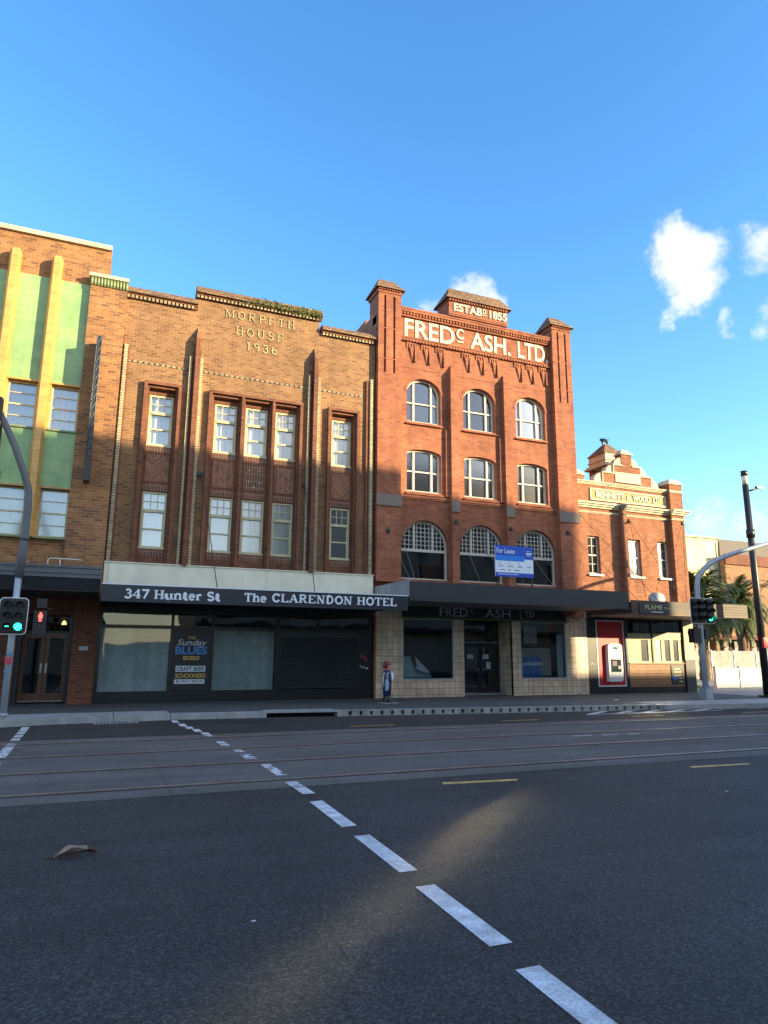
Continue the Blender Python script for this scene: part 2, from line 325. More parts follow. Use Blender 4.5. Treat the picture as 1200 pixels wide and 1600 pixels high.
# ------------------------------------------------------------------ mesh helpers
class MB:
    def __init__(s): s.v = []; s.f = []; s.m = []; s.sm = []
    def face(s, pts, m=0, smooth=False):
        i = len(s.v); s.v += [tuple(p) for p in pts]; s.f.append(tuple(range(i, i + len(pts)))); s.m.append(m); s.sm.append(smooth)
    def box(s, x0, x1, y0, y1, z0, z1, m=0, skip=''):
        i = len(s.v)
        s.v += [(x, y, z) for z in (z0, z1) for y in (y0, y1) for x in (x0, x1)]
        for k, q in (('b', (0, 2, 3, 1)), ('t', (4, 5, 7, 6)), ('f', (0, 1, 5, 4)), ('k', (2, 6, 7, 3)), ('l', (0, 4, 6, 2)), ('r', (1, 3, 7, 5))):
            if k in skip: continue
            s.f.append(tuple(i + a for a in q)); s.m.append(m); s.sm.append(False)
        return s
    def loft(s, rings, m=0, smooth=True, cap=True):
        i = len(s.v); n = len(rings[0])
        for r in rings: s.v += [tuple(p) for p in r]
        for a in range(len(rings) - 1):
            for b in range(n):
                c = (b + 1) % n
                s.f.append((i + a * n + b, i + a * n + c, i + (a + 1) * n + c, i + (a + 1) * n + b)); s.m.append(m); s.sm.append(smooth)
        if cap:
            s.f.append(tuple(i + b for b in reversed(range(n)))); s.m.append(m); s.sm.append(False)
            s.f.append(tuple(i + (len(rings) - 1) * n + b for b in range(n))); s.m.append(m); s.sm.append(False)
        return s
    def tube(s, pts, r, n=10, m=0):
        pts = [Vector(p) for p in pts]; rs = r if isinstance(r, (list, tuple)) else [r] * len(pts)
        rings = []; up = None
        for k, p in enumerate(pts):
            d = (pts[min(k + 1, len(pts) - 1)] - pts[max(k - 1, 0)]).normalized()
            if up is None: up = Vector((0, 0, 1)) if abs(d.z) < .9 else Vector((1, 0, 0))
            a = d.cross(up).normalized(); b = a.cross(d).normalized(); up = b
            rings.append([p + (a * math.cos(t) + b * math.sin(t)) * rs[k] for t in [2 * math.pi * j / n for j in range(n)]])
        return s.loft(rings, m)
    def prismz(s, pts, z0, z1, m=0, smooth=False):
        return s.loft([[(x, y, z0) for x, y in pts], [(x, y, z1) for x, y in pts]], m, smooth)
    def prismy(s, pts, y0, y1, m=0):
        return s.loft([[(x, y1, z) for x, z in pts], [(x, y0, z) for x, z in pts]], m, False)
    def prismx(s, pts, x0, x1, m=0):
        return s.loft([[(x0, y, z) for y, z in pts], [(x1, y, z) for y, z in pts]], m, False)
    def lathe(s, prof, cx, cy, n=20, m=0, ry=1.):
        return s.loft([[(cx + r * math.cos(2 * math.pi * j / n), cy + ry * r * math.sin(2 * math.pi * j / n), z) for j in range(n)] for r, z in prof], m)
    def build(s, name, mats, parent=None, loc=None):
        if not isinstance(mats, (list, tuple)): mats = [mats]
        me = bpy.data.meshes.new(name)
        off = Vector(loc) if loc else Vector(WL.get(parent.name, (0, 0, 0))) if parent else Vector()
        me.from_pydata([tuple(Vector(v) - off) for v in s.v], [], s.f)
        for m in mats: me.materials.append(M[m])
        me.polygons.foreach_set('material_index', s.m); me.polygons.foreach_set('use_smooth', s.sm)
        o = bpy.data.objects.new(name, me); C.objects.link(o)
        if parent: o.parent = parent; WL[o.name] = tuple(off)
        elif loc: o.location = loc; WL[o.name] = tuple(loc)
        bm = bmesh.new(); bm.from_mesh(me); bmesh.ops.recalc_face_normals(bm, faces=bm.faces); bm.to_mesh(me); bm.free()
        return o
WL = {}
def thing(name, label, cat, loc, group=None):
    o = bpy.data.objects.new(name, None); C.objects.link(o); o.location = loc; o.empty_display_size = .3
    WL[o.name] = tuple(loc); o['label'] = label; o['category'] = cat
    if group: o['group'] = group
    return o
def tag(o, label, cat, group=None, kind=None):
    o['label'] = label; o['category'] = cat
    if group: o['group'] = group
    if kind: o['kind'] = kind
    return o
def struct(o, label=None, cat=None):
    o['kind'] = 'structure'
    if label: o['label'] = label
    if cat: o['category'] = cat
    return o
def arc(cx, cz, rx, rz, a0=0., a1=180., n=16):
    return [(cx + rx * math.cos(R(a0 + (a1 - a0) * k / n)), cz + rz * math.sin(R(a0 + (a1 - a0) * k / n))) for k in range(n + 1)]
def facade(mb, x0, x1, z0, z1, y, holes, depth, m=0, mr=None):
    """front skin of a wall with openings (x0,x1,z0,z1,arch rise) and their reveals"""
    mr = m if mr is None else mr
    H = [(h + (0,))[:5] for h in holes]
    xs = sorted({x0, x1, *[h[0] for h in H], *[h[1] for h in H]}); zs = sorted({z0, z1, *[h[2] for h in H], *[h[3] for h in H]})
    for a, b in zip(xs, xs[1:]):
        for c, d in zip(zs, zs[1:]):
            mx, mz = (a + b) / 2, (c + d) / 2
            if any(h[0] < mx < h[1] and h[2] < mz < h[3] for h in H): continue
            mb.face([(a, y, c), (b, y, c), (b, y, d), (a, y, d)], m)
    for a, b, c, d, r in H:
        Y = y + depth
        sp = d - r
        mb.face([(a, y, c), (a, Y, c), (a, Y, sp), (a, y, sp)], mr); mb.face([(b, y, c), (b, y, sp), (b, Y, sp), (b, Y, c)], mr)
        if c > z0 + .001: mb.face([(a, y, c), (b, y, c), (b, Y, c), (a, Y, c)], mr)
        if r == 0: mb.face([(a, y, d), (a, Y, d), (b, Y, d), (b, y, d)], mr)
        else:
            P = arc((a + b) / 2, sp, (b - a) / 2, r)
            for p, q in zip(P, P[1:]):
                mb.face([(p[0], y, p[1]), (q[0], y, q[1]), (q[0], Y, q[1]), (p[0], Y, p[1])], mr)
                mb.face([(p[0], y, p[1]), (p[0], y, d), (q[0], y, d), (q[0], y, q[1])], m)
def shell(mb, x0, x1, y0, y1, z0, z1, floors=(), m=0, mi=1):
    """side and rear walls, roof and floors behind a facade"""
    for x in (x0, x1): mb.face([(x, y0, z0), (x, y1, z0), (x, y1, z1), (x, y0, z1)], m)
    mb.face([(x0, y1, z0), (x1, y1, z0), (x1, y1, z1), (x0, y1, z1)], m)
    mb.face([(x0, y0 + .3, z1 - .5), (x1, y0 + .3, z1 - .5), (x1, y1, z1 - .5), (x0, y1, z1 - .5)], mi)
    mb.face([(x0, y0 + .3, z1 - .5), (x1, y0 + .3, z1 - .5), (x1, y0 + .3, z1), (x0, y0 + .3, z1)], m)
    mb.face([(x0, y0, z1), (x1, y0, z1), (x1, y0 + .3, z1), (x0, y0 + .3, z1)], m)
    for f in floors: mb.box(x0 + .05, x1 - .05, y0 + .35, y1 - .1, f, f + .2, mi)
    mb.face([(x0 + .02, y0 + 3.4, z0), (x1 - .02, y0 + 3.4, z0), (x1 - .02, y0 + 3.4, z1 - .6), (x0 + .02, y0 + 3.4, z1 - .6)], mi)

def curtain(parent, x0, x1, z0, z1, y, mat='curtain', name='curtain', gap=0., f=26.):
    mb = MB(); n = max(8, int((x1 - x0) * 40)); ph = rnd.random() * 6
    spans = [(x0, x1)] if not gap else [(x0, x0 + (x1 - x0) * (.5 - gap / 2)), (x0 + (x1 - x0) * (.5 + gap / 2), x1)]
    for a, b in spans:
        P = [(a + (b - a) * k / n, y + .018 * math.sin(f * (a + (b - a) * k / n) * 1.6 + ph) + .012 * math.sin(f * .63 * (a + (b - a) * k / n) + 2 * ph)) for k in range(n + 1)]
        for p, q in zip(P, P[1:]): mb.face([(p[0], p[1], z0), (q[0], q[1], z0), (q[0], q[1], z1), (p[0], p[1], z1)], 0, True)
    return mb.build(name, mat, parent)
def bar(mb, x0, x1, z0, z1, y, t=.04, m=0): mb.box(x0, x1, y, y + t, z0, z1, m)
def sash_window(parent, x0, x1, z0, z1, y, top=.37, cols=3, rows=2, fm='sash_paint', gm='glass_mid', cur='curtain', gap=0.):
    """timber window: small-paned top light over a double hung pair"""
    mb = MB(); w = .055
    zt = z1 - (z1 - z0) * top if top else z1 - w
    mb.box(x0, x0 + w, y, y + .09, z0, z1); mb.box(x1 - w, x1, y, y + .09, z0, z1)
    mb.box(x0 + w, x1 - w, y, y + .09, z1 - w, z1); mb.box(x0 + w, x1 - w, y - .02, y + .09, z0, z0 + w)
    mb.box(x0 - .02, x1 + .02, y - .05, y - .001, z0 - .03, z0 + .03)
    a, b = x0 + w, x1 - w
    if top:
        mb.box(a, b, y - .025, y + .09, zt - .045, zt + .045)
        c0, c1 = zt + .045, z1 - w
        for k in range(1, cols): xx = a + (b - a) * k / cols; bar(mb, xx - .011, xx + .011, c0, c1, y + .02)
        for k in range(1, rows): zz = c0 + (c1 - c0) * k / rows; bar(mb, a, b, zz - .011, zz + .011, y + .024)
        lo = zt - .045
    else: lo = z1 - w
    zm = (z0 + w + lo) / 2
    bar(mb, a, b, zm - .025, zm + .025, y + .01, .06)
    for c, d in ((z0 + w, zm - .025), (zm + .025, lo)):
        bar(mb, a, a + .03, c, d, y + .03); bar(mb, b - .03, b, c, d, y + .03)
    o = mb.build('window', fm, parent)
    g = MB(); g.face([(a, y + .05, z0 + w), (b, y + .05, z0 + w), (b, y + .05, z1 - w), (a, y + .05, z1 - w)]); g.build('pane', gm, o)
    if cur: curtain(o, a - .02, b + .02, z0 + .02, z1 - .02, y + .17, cur, gap=gap)
    return o

# ------------------------------------------------------------------ lettering
def sans(parent, name, body, x0, x1, z0, z1, y, depth=.02, mat='letter_white', bold=0., lean=0.):
    cu = bpy.data.curves.new('t', 'FONT'); cu.body = body; cu.offset = bold; cu.resolution_u = 3
    ob = bpy.data.objects.new('t', cu); C.objects.link(ob)
    dg = bpy.context.evaluated_depsgraph_get(); me = bpy.data.meshes.new_from_object(ob.evaluated_get(dg))
    vs = [v.co.copy() for v in me.vertices]; fs = [tuple(p.vertices) for p in me.polygons]
    bpy.data.objects.remove(ob); bpy.data.curves.remove(cu)
    ax, bx = min(v.x for v in vs), max(v.x for v in vs); az, bz = min(v.y for v in vs), max(v.y for v in vs)
    P = [(x0 + (v.x - ax) / (bx - ax) * (x1 - x0) + lean * (v.y - az), z0 + (v.y - az) / (bz - az) * (z1 - z0)) for v in vs]
    mb = MB(); cnt = {}
    for f in fs:
        mb.face([(P[i][0], y, P[i][1]) for i in f])
        for a, b in zip(f, f[1:] + f[:1]): cnt[(a, b)] = 1
    for a, b in cnt:
        if (b, a) not in cnt: mb.face([(P[a][0], y, P[a][1]), (P[a][0], y + depth, P[a][1]), (P[b][0], y + depth, P[b][1]), (P[b][0], y, P[b][1])])
    return mb.build(name, mat, parent)
def A(cx, cz, rx, rz, a0, a1, n=10): return arc(cx, cz, rx, rz, a0, a1, n)
G = {
 'H': (.92, [([(.2, 0), (.2, 1)], 1), ([(.72, 0), (.72, 1)], 1), ([(.2, .5), (.72, .5)], .5)], [(.2, 0), (.2, 1), (.72, 0), (.72, 1)]),
 'u': (.78, [([(.16, .66), (.16, .2)] + A(.34, .2, .18, .17, 180, 300, 6), 1), ([(.6, 0), (.6, .66)], 1)], [(.1, .66, .1), (.54, .66, .1), (.66, 0, .1)]),
 'n': (.78, [([(.18, 0), (.18, .66)], 1), ([(.18, .5)] + A(.40, .48, .2, .17, 140, 0, 7) + [(.6, 0)], .9)], [(.18, 0), (.6, 0), (.12, .66, .1)]),
 't': (.52, [([(.24, .88), (.24, .16)] + A(.38, .16, .14, .13, 180, 320, 5), 1), ([(.04, .64), (.46, .64)], .5)], []),
 'e': (.68, [([(.12, .36), (.56, .36)] + A(.34, .34, .23, .31, 10, 320, 14), .8)], []),
 'r': (.58, [([(.18, 0), (.18, .66)], 1), ([(.18, .45)] + A(.36, .45, .17, .17, 150, 40, 5), .9)], [(.18, 0), (.12, .66, .1)]),
 'S': (.72, [(A(.36, .73, .24, .22, 20, 250, 9) + A(.36, .27, .25, .23, 80, -160, 10), .95)], []),
 'T': (.82, [([(.41, 0), (.41, 1)], 1), ([(.06, .96), (.76, .96)], .55), ([(.07, .74), (.07, .96)], .5), ([(.75, .74), (.75, .96)], .5)], [(.41, 0)]),
 'h': (.78, [([(.18, 0), (.18, 1)], 1), ([(.18, .5)] + A(.40, .48, .2, .17, 140, 0, 7) + [(.6, 0)], .9)], [(.18, 0), (.6, 0), (.12, 1, .1)]),
 'C': (.82, [(A(.43, .5, .31, .45, 35, 325, 16), 1), ([(.70, .72), (.70, .97)], .5)], []),
 'L': (.76, [([(.2, 0), (.2, 1)], 1), ([(.2, .04), (.68, .04)], .55), ([(.68, .04), (.68, .28)], .5)], [(.2, 0), (.2, 1)]),
 'A': (.92, [([(.14, 0), (.44, 1)], .5), ([(.44, 1), (.76, 0)], 1), ([(.24, .34), (.64, .34)], .5)], [(.14, 0), (.76, 0)]),
 'R': (.88, [([(.2, 0), (.2, 1)], 1), ([(.2, .96)] + A(.46, .74, .2, .22, 90, -90, 8) + [(.2, .52)], .8), ([(.44, .5), (.72, 0)], .9)], [(.2, 0), (.16, 1, .1), (.76, 0, .1)]),
 'E': (.80, [([(.2, 0), (.2, 1)], 1), ([(.2, .96), (.68, .96)], .55), ([(.2, .04), (.70, .04)], .55), ([(.2, .5), (.5, .5)], .5), ([(.68, .76), (.68, .98)], .5), ([(.70, .02), (.70, .26)], .5)], [(.16, 0, .1), (.16, 1, .1)]),
 'N': (.92, [([(.18, 0), (.18, 1)], .5), ([(.18, 1), (.70, 0)], 1), ([(.72, 0), (.72, 1)], .5)], [(.18, 0), (.72, 1), (.12, 1, .1)]),
 'D': (.88, [([(.2, 0), (.2, 1)], 1), ([(.2, .96), (.36, .96)] + A(.36, .5, .34, .46, 90, -90, 12) + [(.2, .04)], .85)], [(.16, 0, .1), (.16, 1, .1)]),
 'O': (.88, [(A(.44, .5, .32, .45, 0, 360, 20), .95)], []),
 'M': (1.08, [([(.18, 0), (.18, 1)], .55), ([(.18, 1), (.54, .1)], .9), ([(.54, .1), (.88, 1)], .5), ([(.88, 0), (.88, 1)], 1)], [(.18, 0), (.88, 0), (.12, 1, .08), (.94, 1, .08)]),
 'P': (.78, [([(.2, 0), (.2, 1)], 1), ([(.2, .96)] + A(.44, .72, .22, .24, 90, -90, 8) + [(.2, .48)], .8)], [(.2, 0), (.16, 1, .1)]),
 'U': (.88, [([(.2, 1), (.2, .3)] + A(.44, .3, .24, .26, 180, 360, 10) + [(.68, 1)], .85)], [(.2, 1), (.68, 1)]),
 '1': (.5, [([(.26, 0), (.26, 1)], 1), ([(.08, .8), (.26, .98)], .6)], [(.26, 0)]),
 '3': (.68, [(A(.32, .75, .2, .21, 150, -80, 8) + A(.31, .28, .25, .25, 80, -160, 9), .9)], []),
 '4': (.74, [([(.5, 0), (.5, 1)], 1), ([(.5, .98), (.06, .3), (.70, .3)], .55)], [(.5, 0)]),
 '7': (.66, [([(.06, .94), (.6, .94), (.26, 0)], .9)], []),
 '9': (.7, [(A(.34, .70, .22, .25, 0, 360, 14), .85), (A(.30, .52, .28, .48, 30, -60, 8), .85)], []),
 '6': (.7, [(A(.36, .30, .22, .25, 0, 360, 14), .85), (A(.40, .48, .28, .48, 210, 120, 8), .85)], []),
 ' ': (.42, [], [])}
def serif(parent, name, body, x0, x1, z0, z1, y, wt=.17, depth=.015, mat='letter_white', slab=.17, sh=.075, track=0.):
    adv = sum(G[c][0] + track for c in body) - track; sx = (x1 - x0) / adv; sz = z1 - z0
    if ' ' in body:
        c0 = 0
        for wd in body.split(' '):
            w_ = sum(G[c][0] + track for c in wd); serif(parent, name, wd, x0 + c0 * sx, x0 + (c0 + w_ - track) * sx, z0, z1, y, wt, depth, mat, slab, sh, track); c0 += w_ + G[' '][0] + track
        return
    mb = MB(); cx = 0; k = 0
    def ribbon(pts, w):
        nonlocal k; k += 1; yy = y - k % 7 * .0007
        P = [Vector((x0 + (cx + p[0]) * sx, z0 + p[1] * sz)) for p in pts]; lft = []; rgt = []
        for i, p in enumerate(P):
            d0 = (P[i] - P[i - 1]).normalized() if i else None; d1 = (P[i + 1] - P[i]).normalized() if i < len(P) - 1 else None
            d = ((d0 or d1) + (d1 or d0)).normalized(); n = Vector((-d.y, d.x)); s = 1 / max(.5, n.dot(Vector((-(d1 or d0).y, (d1 or d0).x))))
            lft.append(p + n * w * s); rgt.append(p - n * w * s)
        for i in range(len(P) - 1):
            q = [lft[i], rgt[i], rgt[i + 1], lft[i + 1]]
            mb.face([(p.x, yy, p.y) for p in q])
        loop = lft + rgt[::-1]
        for a, b in zip(loop, loop[1:] + loop[:1]): mb.face([(a.x, yy, a.y), (b.x, yy, b.y), (b.x, y + depth, b.y), (a.x, y + depth, a.y)])
    for c in body:
        a, st, sf = G[c]
        for pts, w in st:
            e = wt * sz * w / 2
            pts = [(p[0], min(max(p[1], 0), 1)) for p in pts]
            ribbon(pts, e)
        for s in sf:
            hw = s[2] if len(s) > 2 else slab; zc = sh / 2 if s[1] == 0 else s[1] - sh / 2
            ribbon([(s[0] - hw, zc), (s[0] + hw, zc)], sh * sz / 2)
        cx += a + track
    return mb.build(name, mat, parent)

# ================================================================== GROUND
mb = MB(); mb.face([(-500, -500, -.03), (500, -500, -.03), (500, 500, -.03), (-500, 500, -.03)])
struct(mb.build('ground', 'asphalt_far'))
mb = MB(); mb.face([(-60, -3.2, 0), (90, -3.2, 0), (90, 8.6, 0), (-60, 8.6, 0)]); mb.face([(-60, 8.6, 0), (90, 8.6, 0), (90, 19, 0), (-60, 19, 0)], 1)
struct(mb.build('road', ['asphalt', 'asphalt_far']))
# light-rail slab with grooves and rails
mb = MB(); z = .004
bands = [(8.6, 9.08), (9.25, 10.63), (10.80, 12.22), (12.39, 13.87), (14.04, 14.5)]
x = -60.
while x < 90:
    w = 6.1
    for a, b in bands: mb.face([(x + .004, a, z), (x + w - .004, a, z), (x + w - .004, b, z), (x + .004, b, z)])
    x += w
struct(mb.build('tram_slab', 'track_concrete'))
mb = MB()
for y in (9.165, 10.715, 12.305, 13.955):
    mb.box(-60, 90, y - .085, y - .045, 0, .010, 0); mb.box(-60, 90, y - .030, y + .045, 0, .013, 1); mb.box(-60, 90, y + .06, y + .085, 0, .009, 0)
struct(mb.build('tram_rails', ['rail_rust', 'rail_steel']))
# painted lines
def quad(mb, x0, x1, y0, y1, z, m=0): mb.face([(x0, y0, z), (x1, y0, z), (x1, y1, z), (x0, y1, z)], m)
def worn(mb, x0, x1, y0, y1, z, keep=1., n=14):
    """a painted dash whose worn bits are missing"""
    if keep >= 1:
        quad(mb, x0, x1, y0, y1, z); return
    for i in range(n):
        for j in range(3):
            if rnd.random() < keep:
                a = x0 + (x1 - x0) * j / 3; b = x0 + (x1 - x0) * (j + 1) / 3; c = y0 + (y1 - y0) * i / n; d = y0 + (y1 - y0) * (i + 1) / n
                quad(mb, a, b, c, d + .001, z)
mb = MB()
for a, b, y0, y1, k in [(2.12, 2.27, 2.35, 3.40, 1), (2.19, 2.34, 3.70, 4.76, 1), (2.26, 2.41, 5.10, 6.20, 1), (2.31, 2.46, 6.55, 7.74, 1)]:
    mb.face([(a, y0, .004), (b, y0, .004), (b + .04, y1, .004), (a + .04, y1, .004)])
for a, b, y0, y1, k in [(2.39, 2.54, 8.13, 8.59, 1), (2.39, 2.54, 8.62, 8.94, .75), (2.41, 2.55, 9.45, 10.42, .8), (2.32, 2.5, 11.0, 11.5, .6), (2.32, 2.46, 11.8, 12.2, .5),
                        (2.24, 2.38, 12.63, 13.3, .85), (2.18, 2.33, 14.12, 14.48, .9), (2.18, 2.33, 14.52, 14.82, 1), (2.1, 2.25, 14.98, 15.5, 1), (2.02, 2.17, 15.63, 16.05, 1), (1.95, 2.1, 16.15, 16.75, 1), (1.89, 2.03, 17.0, 17.6, 1)]:
    worn(mb, a, b, y0, y1, .008, k)
for y0 in (10.9, 12.3, 13.2, 13.75, 14.6, 15.15, 15.7, 16.2, 16.65):
    worn(mb, -1.2, -1.05, y0, y0 + (.9 if y0 < 12.5 else .42), .008, .96)
for a, b, y in [(16.9, 17.6, 16.5), (17.8, 18.4, 16.2), (18.8, 19.4, 16.0), (20, 20.6, 15.8), (14.2, 15.6, 15.75), (9., 9.5, 11.8), (9.7, 10.1, 11.75), (10.3, 10.6, 11.7)]: worn(mb, a, b, y, y + .08, .008, .9)
struct(mb.build('road_lines_white', 'road_white'))
mb = MB()
mb.face([(4.2, 8.13, .004), (5.22, 8.04, .004), (5.29, 8.14, .004), (4.24, 8.26, .004)])
mb.face([(8.2, 8.03, .004), (9.3, 7.97, .004), (9.34, 8.07, .004), (8.24, 8.14, .004)])
for x in (5.44, 9.38, 13.4, 17.4): quad(mb, x, x + 1.08, 15.0, 15.09, .004)
for x in (12.3, 16.3): quad(mb, x, x + 1.08, 7.95, 8.05, .004)
struct(mb.build('road_lines_yellow', 'road_yellow'))
mb = MB()
for k in range(5):
    x = 12.6 + k * .95
    mb.face([(x, 15.95, .004), (x + .28, 15.95, .004), (x + 1.35, 16.62 - .06 * k, .004), (x + 1.05, 16.62 - .06 * k, .004)])
quad(mb, 12.6, 17.6, 15.86, 15.94, .004)
struct(mb.build('hatch_markings', 'road_white'))

# kerb and footpath
K = [(-60, 17.2), (-1.65, 17.2), (-.6, 17.55), (1.9, 17.82), (4.2, 17.7), (6.0, 17.5), (16.0, 16.55), (20, 16.15), (26, 15.9), (90, 15.9)]
def kerb_y(x):
    for (a, b), (c, d) in zip(K, K[1:]):
        if a <= x <= c: return b + (d - b) * (x - a) / (c - a)
def kseg(mb, x0, x1, w0, w1, z0, z1, m=0):
    a, b = kerb_y(x0), kerb_y(x1); mb.loft([[(x0, a + w0, z0), (x0, a + w1, z0), (x0, a + w1, z1), (x0, a + w0, z1)], [(x1, b + w0, z0), (x1, b + w1, z0), (x1, b + w1, z1), (x1, b + w0, z1)]], m, False)
mb = MB()
pts = [p[0] for p in K] + [1.91]
segs = [(-60, -1.65), (-1.65, -.6), (-.6, .62), (.635, 1.9), (1.915, 3.0), (3.01, 4.1)]
for a, b in segs: kseg(mb, a, b, 0, .28, -.02, .14)
for a in range(16, 89, 1): kseg(mb, a + .0, a + .99, 0, .28, -.02, .14)
kseg(mb, 4.1, 4.2, -.01, .3, -.02, .15); kseg(mb, 6.0, 6.1, -.01, .3, -.02, .15); kseg(mb, 4.2, 6.0, -.01, .5, .11, .155)
kseg(mb, 4.2, 6.0, .28, .32, -.02, .11, 1)
struct(mb.build('kerb', ['kerb_stone', 'drain_dark']))
mb = MB(); x = 6.1
kseg(mb, 6.1, 16, 0, .24, -.02, .022); kseg(mb, 6.1, 16, 0, .24, .122, .145); kseg(mb, 6.1, 16, .1, .24, .022, .122, 1)
while x < 15.85:
    kseg(mb, x, x + .205, .003, .1, .022, .122); x += .285
struct(mb.build('kerb_drain', ['kerb_white', 'drain_dark']))
mb = MB()   # pale concrete aprons
def walkstrip(mb, xs, f0, f1, z, m=0):
    for a, b in zip(xs, xs[1:]): mb.face([(a, f0(a), z), (b, f0(b), z), (b, f1(b), z), (a, f1(a), z)], m)
walkstrip(mb, [-60, -1.65], lambda x: kerb_y(x) + .28, lambda x: 18.7, .138); walkstrip(mb, [-1.63, -.6, .62], lambda x: kerb_y(x) + .28, lambda x: 18.8, .138)
walkstrip(mb, [.64, 1.9], lambda x: kerb_y(x) + .28, lambda x: 18.85, .138)
walkstrip(mb, [16, 20, 22], lambda x: kerb_y(x) + .28, lambda x: 17.9, .138)
struct(mb.build('kerb_apron', 'kerb_stone'))
mb = MB()
walkstrip(mb, [-60, -1.65], lambda x: 18.7, lambda x: 24, .137); walkstrip(mb, [-1.65, -.6, 1.9], lambda x: 18.8, lambda x: 24, .137)
walkstrip(mb, [1.9, 4.2, 6, 16], lambda x: kerb_y(x) + .24, lambda x: 24, .137)
walkstrip(mb, [16, 20, 22.9], lambda x: 17.9, lambda x: 24, .137)
walkstrip(mb, [22, 22.9], lambda x: kerb_y(x) + .28, lambda x: 17.9, .137)
struct(mb.build('footpath', 'footpath_dark'))
mb = MB(); walkstrip(mb, [22.9, 26, 90], lambda x: kerb_y(x) + .28, lambda x: 90, .137)
struct(mb.build('paved_square', 'paving'))
mb = MB(); mb.box(-60, 90, -5, -3.2, -.02, .14); struct(mb.build('near_footpath', 'footpath_dark'))
mb = MB(); mb.box(.2, 1.15, kerb_y(.2) - .32, kerb_y(.2) - .02, 0, .008)
for k in range(11): mb.box(.25 + k * .08, .29 + k * .08, kerb_y(.2) - .29, kerb_y(.2) - .05, .008, .014, 1)
tag(mb.build('drain_grate', ['kerb_stone', 'drain_dark'], loc=(.67, 17.55, 0)), 'dark metal drain grate in the gutter near the left signal pole', 'drain grate')

# ================================================================== ART DECO BUILDING (left)
T = thing('art_deco_building', 'tan brick art deco building with green tile panels and yellow fins at left edge', 'building', (-6, 22, .14))
Y = 22.
xl = -12.
fins = [-1.92, -3.07, -4.22, -5.37, -6.52, -7.67, -8.82, -9.97]
wx = [(-1.70, -.95)] + [(f - .92, f - .18) for f in fins[1:-0]][0:0]
wx = [(-1.72, -.95)] + [(fins[i + 1] + .18, fins[i] - .17) for i in range(len(fins) - 1)]
holes = [(a, b, 8.05, 9.45) for a, b in wx] + [(a, b, 4.82, 6.25) for a, b in wx] + [(-1.92, -.5, .137, 2.62)]
mb = MB(); facade(mb, xl, .13, .137, 12.9, Y, holes, .2, 0); facade(mb, xl, -.41, 12.9, 14.2, Y, [], 0, 0)
shell(mb, xl, .13, Y, 32, .137, 12.9, (3.9, 7.4, 10.9), 0, 1)
mb.box(xl, -.41, 22.003, 31.9, 12.9, 14.2, 0, 'f')
mb.box(-12, -.41, 21.9, 22.35, 14.2, 14.35, 2)
wall = mb.build('wall', ['brick_tan', 'interior', 'coping_stone'], T)
mb = MB()
edges = [-.93] + [v for f in fins for v in (f + .14, f - .14)]
for i in range(0, len(edges) - 1, 2):
    b, a = edges[i], edges[i + 1]
    w = wx[i // 2]
    for z0, z1 in ((9.45, 12.85), (6.25, 8.05)): mb.box(a, b, 21.93, 22.01, z0, z1)
    for z0, z1 in ((8.05, 9.45), (4.82, 6.25)):
        if w[0] - a > .01: mb.box(a, w[0], 21.935, 22.01, z0, z1, 1)
        if b - w[1] > .01: mb.box(w[1], b, 21.935, 22.01, z0, z1, 1)
    for z0 in (7.99, 4.76): mb.box(a, b, 21.87, 22.0, z0, z0 + .055, 2)
    for z0 in (9.45, 6.25): mb.box(a, b, 21.88, 21.93, z0 - .005, z0 + .05, 1)
mb.build('tile_panel', ['tile_green', 'tile_yellow', 'glaze_green'], T)
for f in fins:
    mb = MB(); P = [(f - .155, 22.0), (f - .155, 21.72), (f - .085, 21.60), (f + .085, 21.60), (f + .155, 21.72), (f + .155, 22.0)]
    mb.loft([[(x, y, z) for x, y in P] for z in (4.76, 13.42)] + [[(f + (x - f) * .75, 22 + (y - 22) * .8, 13.52) for x, y in P]], 0, False)
    mb.build('fin', 'tile_yellow', T)
mb = MB(); mb.box(-.93, .14, 21.7, 22.0, 3.13, 12.8)
pier = mb.build('pier', 'brick_tan', T)
mb = MB()
for k in range(12):
    x = -.95 + k * 1.11 / 12; mb.lathe([(.045, 12.78), (.045, 13.06)], x + .046, 21.70, 8, 1)
mb.box(-.95, .16, 21.71, 22.3, 12.8, 13.06, 1); mb.box(-.99, .17, 21.62, 22.32, 13.06, 13.17, 0)
mb.build('pier_cap', ['cream_render', 'glaze_green'], pier)
for (a, b) in wx:
    for z0, z1, g, cu in ((8.05, 9.45, 'glass_mid', 'curtain'), (4.82, 6.25, 'glass_mid', 'curtain_dim')):
        mb = MB(); w = .05; y = 22.08
        mb.box(a, a + w, y, y + .08, z0, z1); mb.box(b - w, b, y, y + .08, z0, z1); mb.box(a + w, b - w, y, y + .08, z1 - w, z1); mb.box(a + w, b - w, y, y + .08, z0, z0 + w)
        for k in range(1, 4):
            zz = z0 + (z1 - z0) * k / 4; t = .022 if k == 2 else .011; mb.box(a + w, b - w, y + .01, y + .06, zz - t, zz + t)
        o = mb.build('window', 'sash_paint', T)
        gl = MB(); gl.face([(a + w, y + .04, z0 + w), (b - w, y + .04, z0 + w), (b - w, y + .04, z1 - w), (a + w, y + .04, z1 - w)]); gl.build('pane', g, o)
        curtain(o, a, b, z0 + .02, z1 - .02, y + .16, cu)
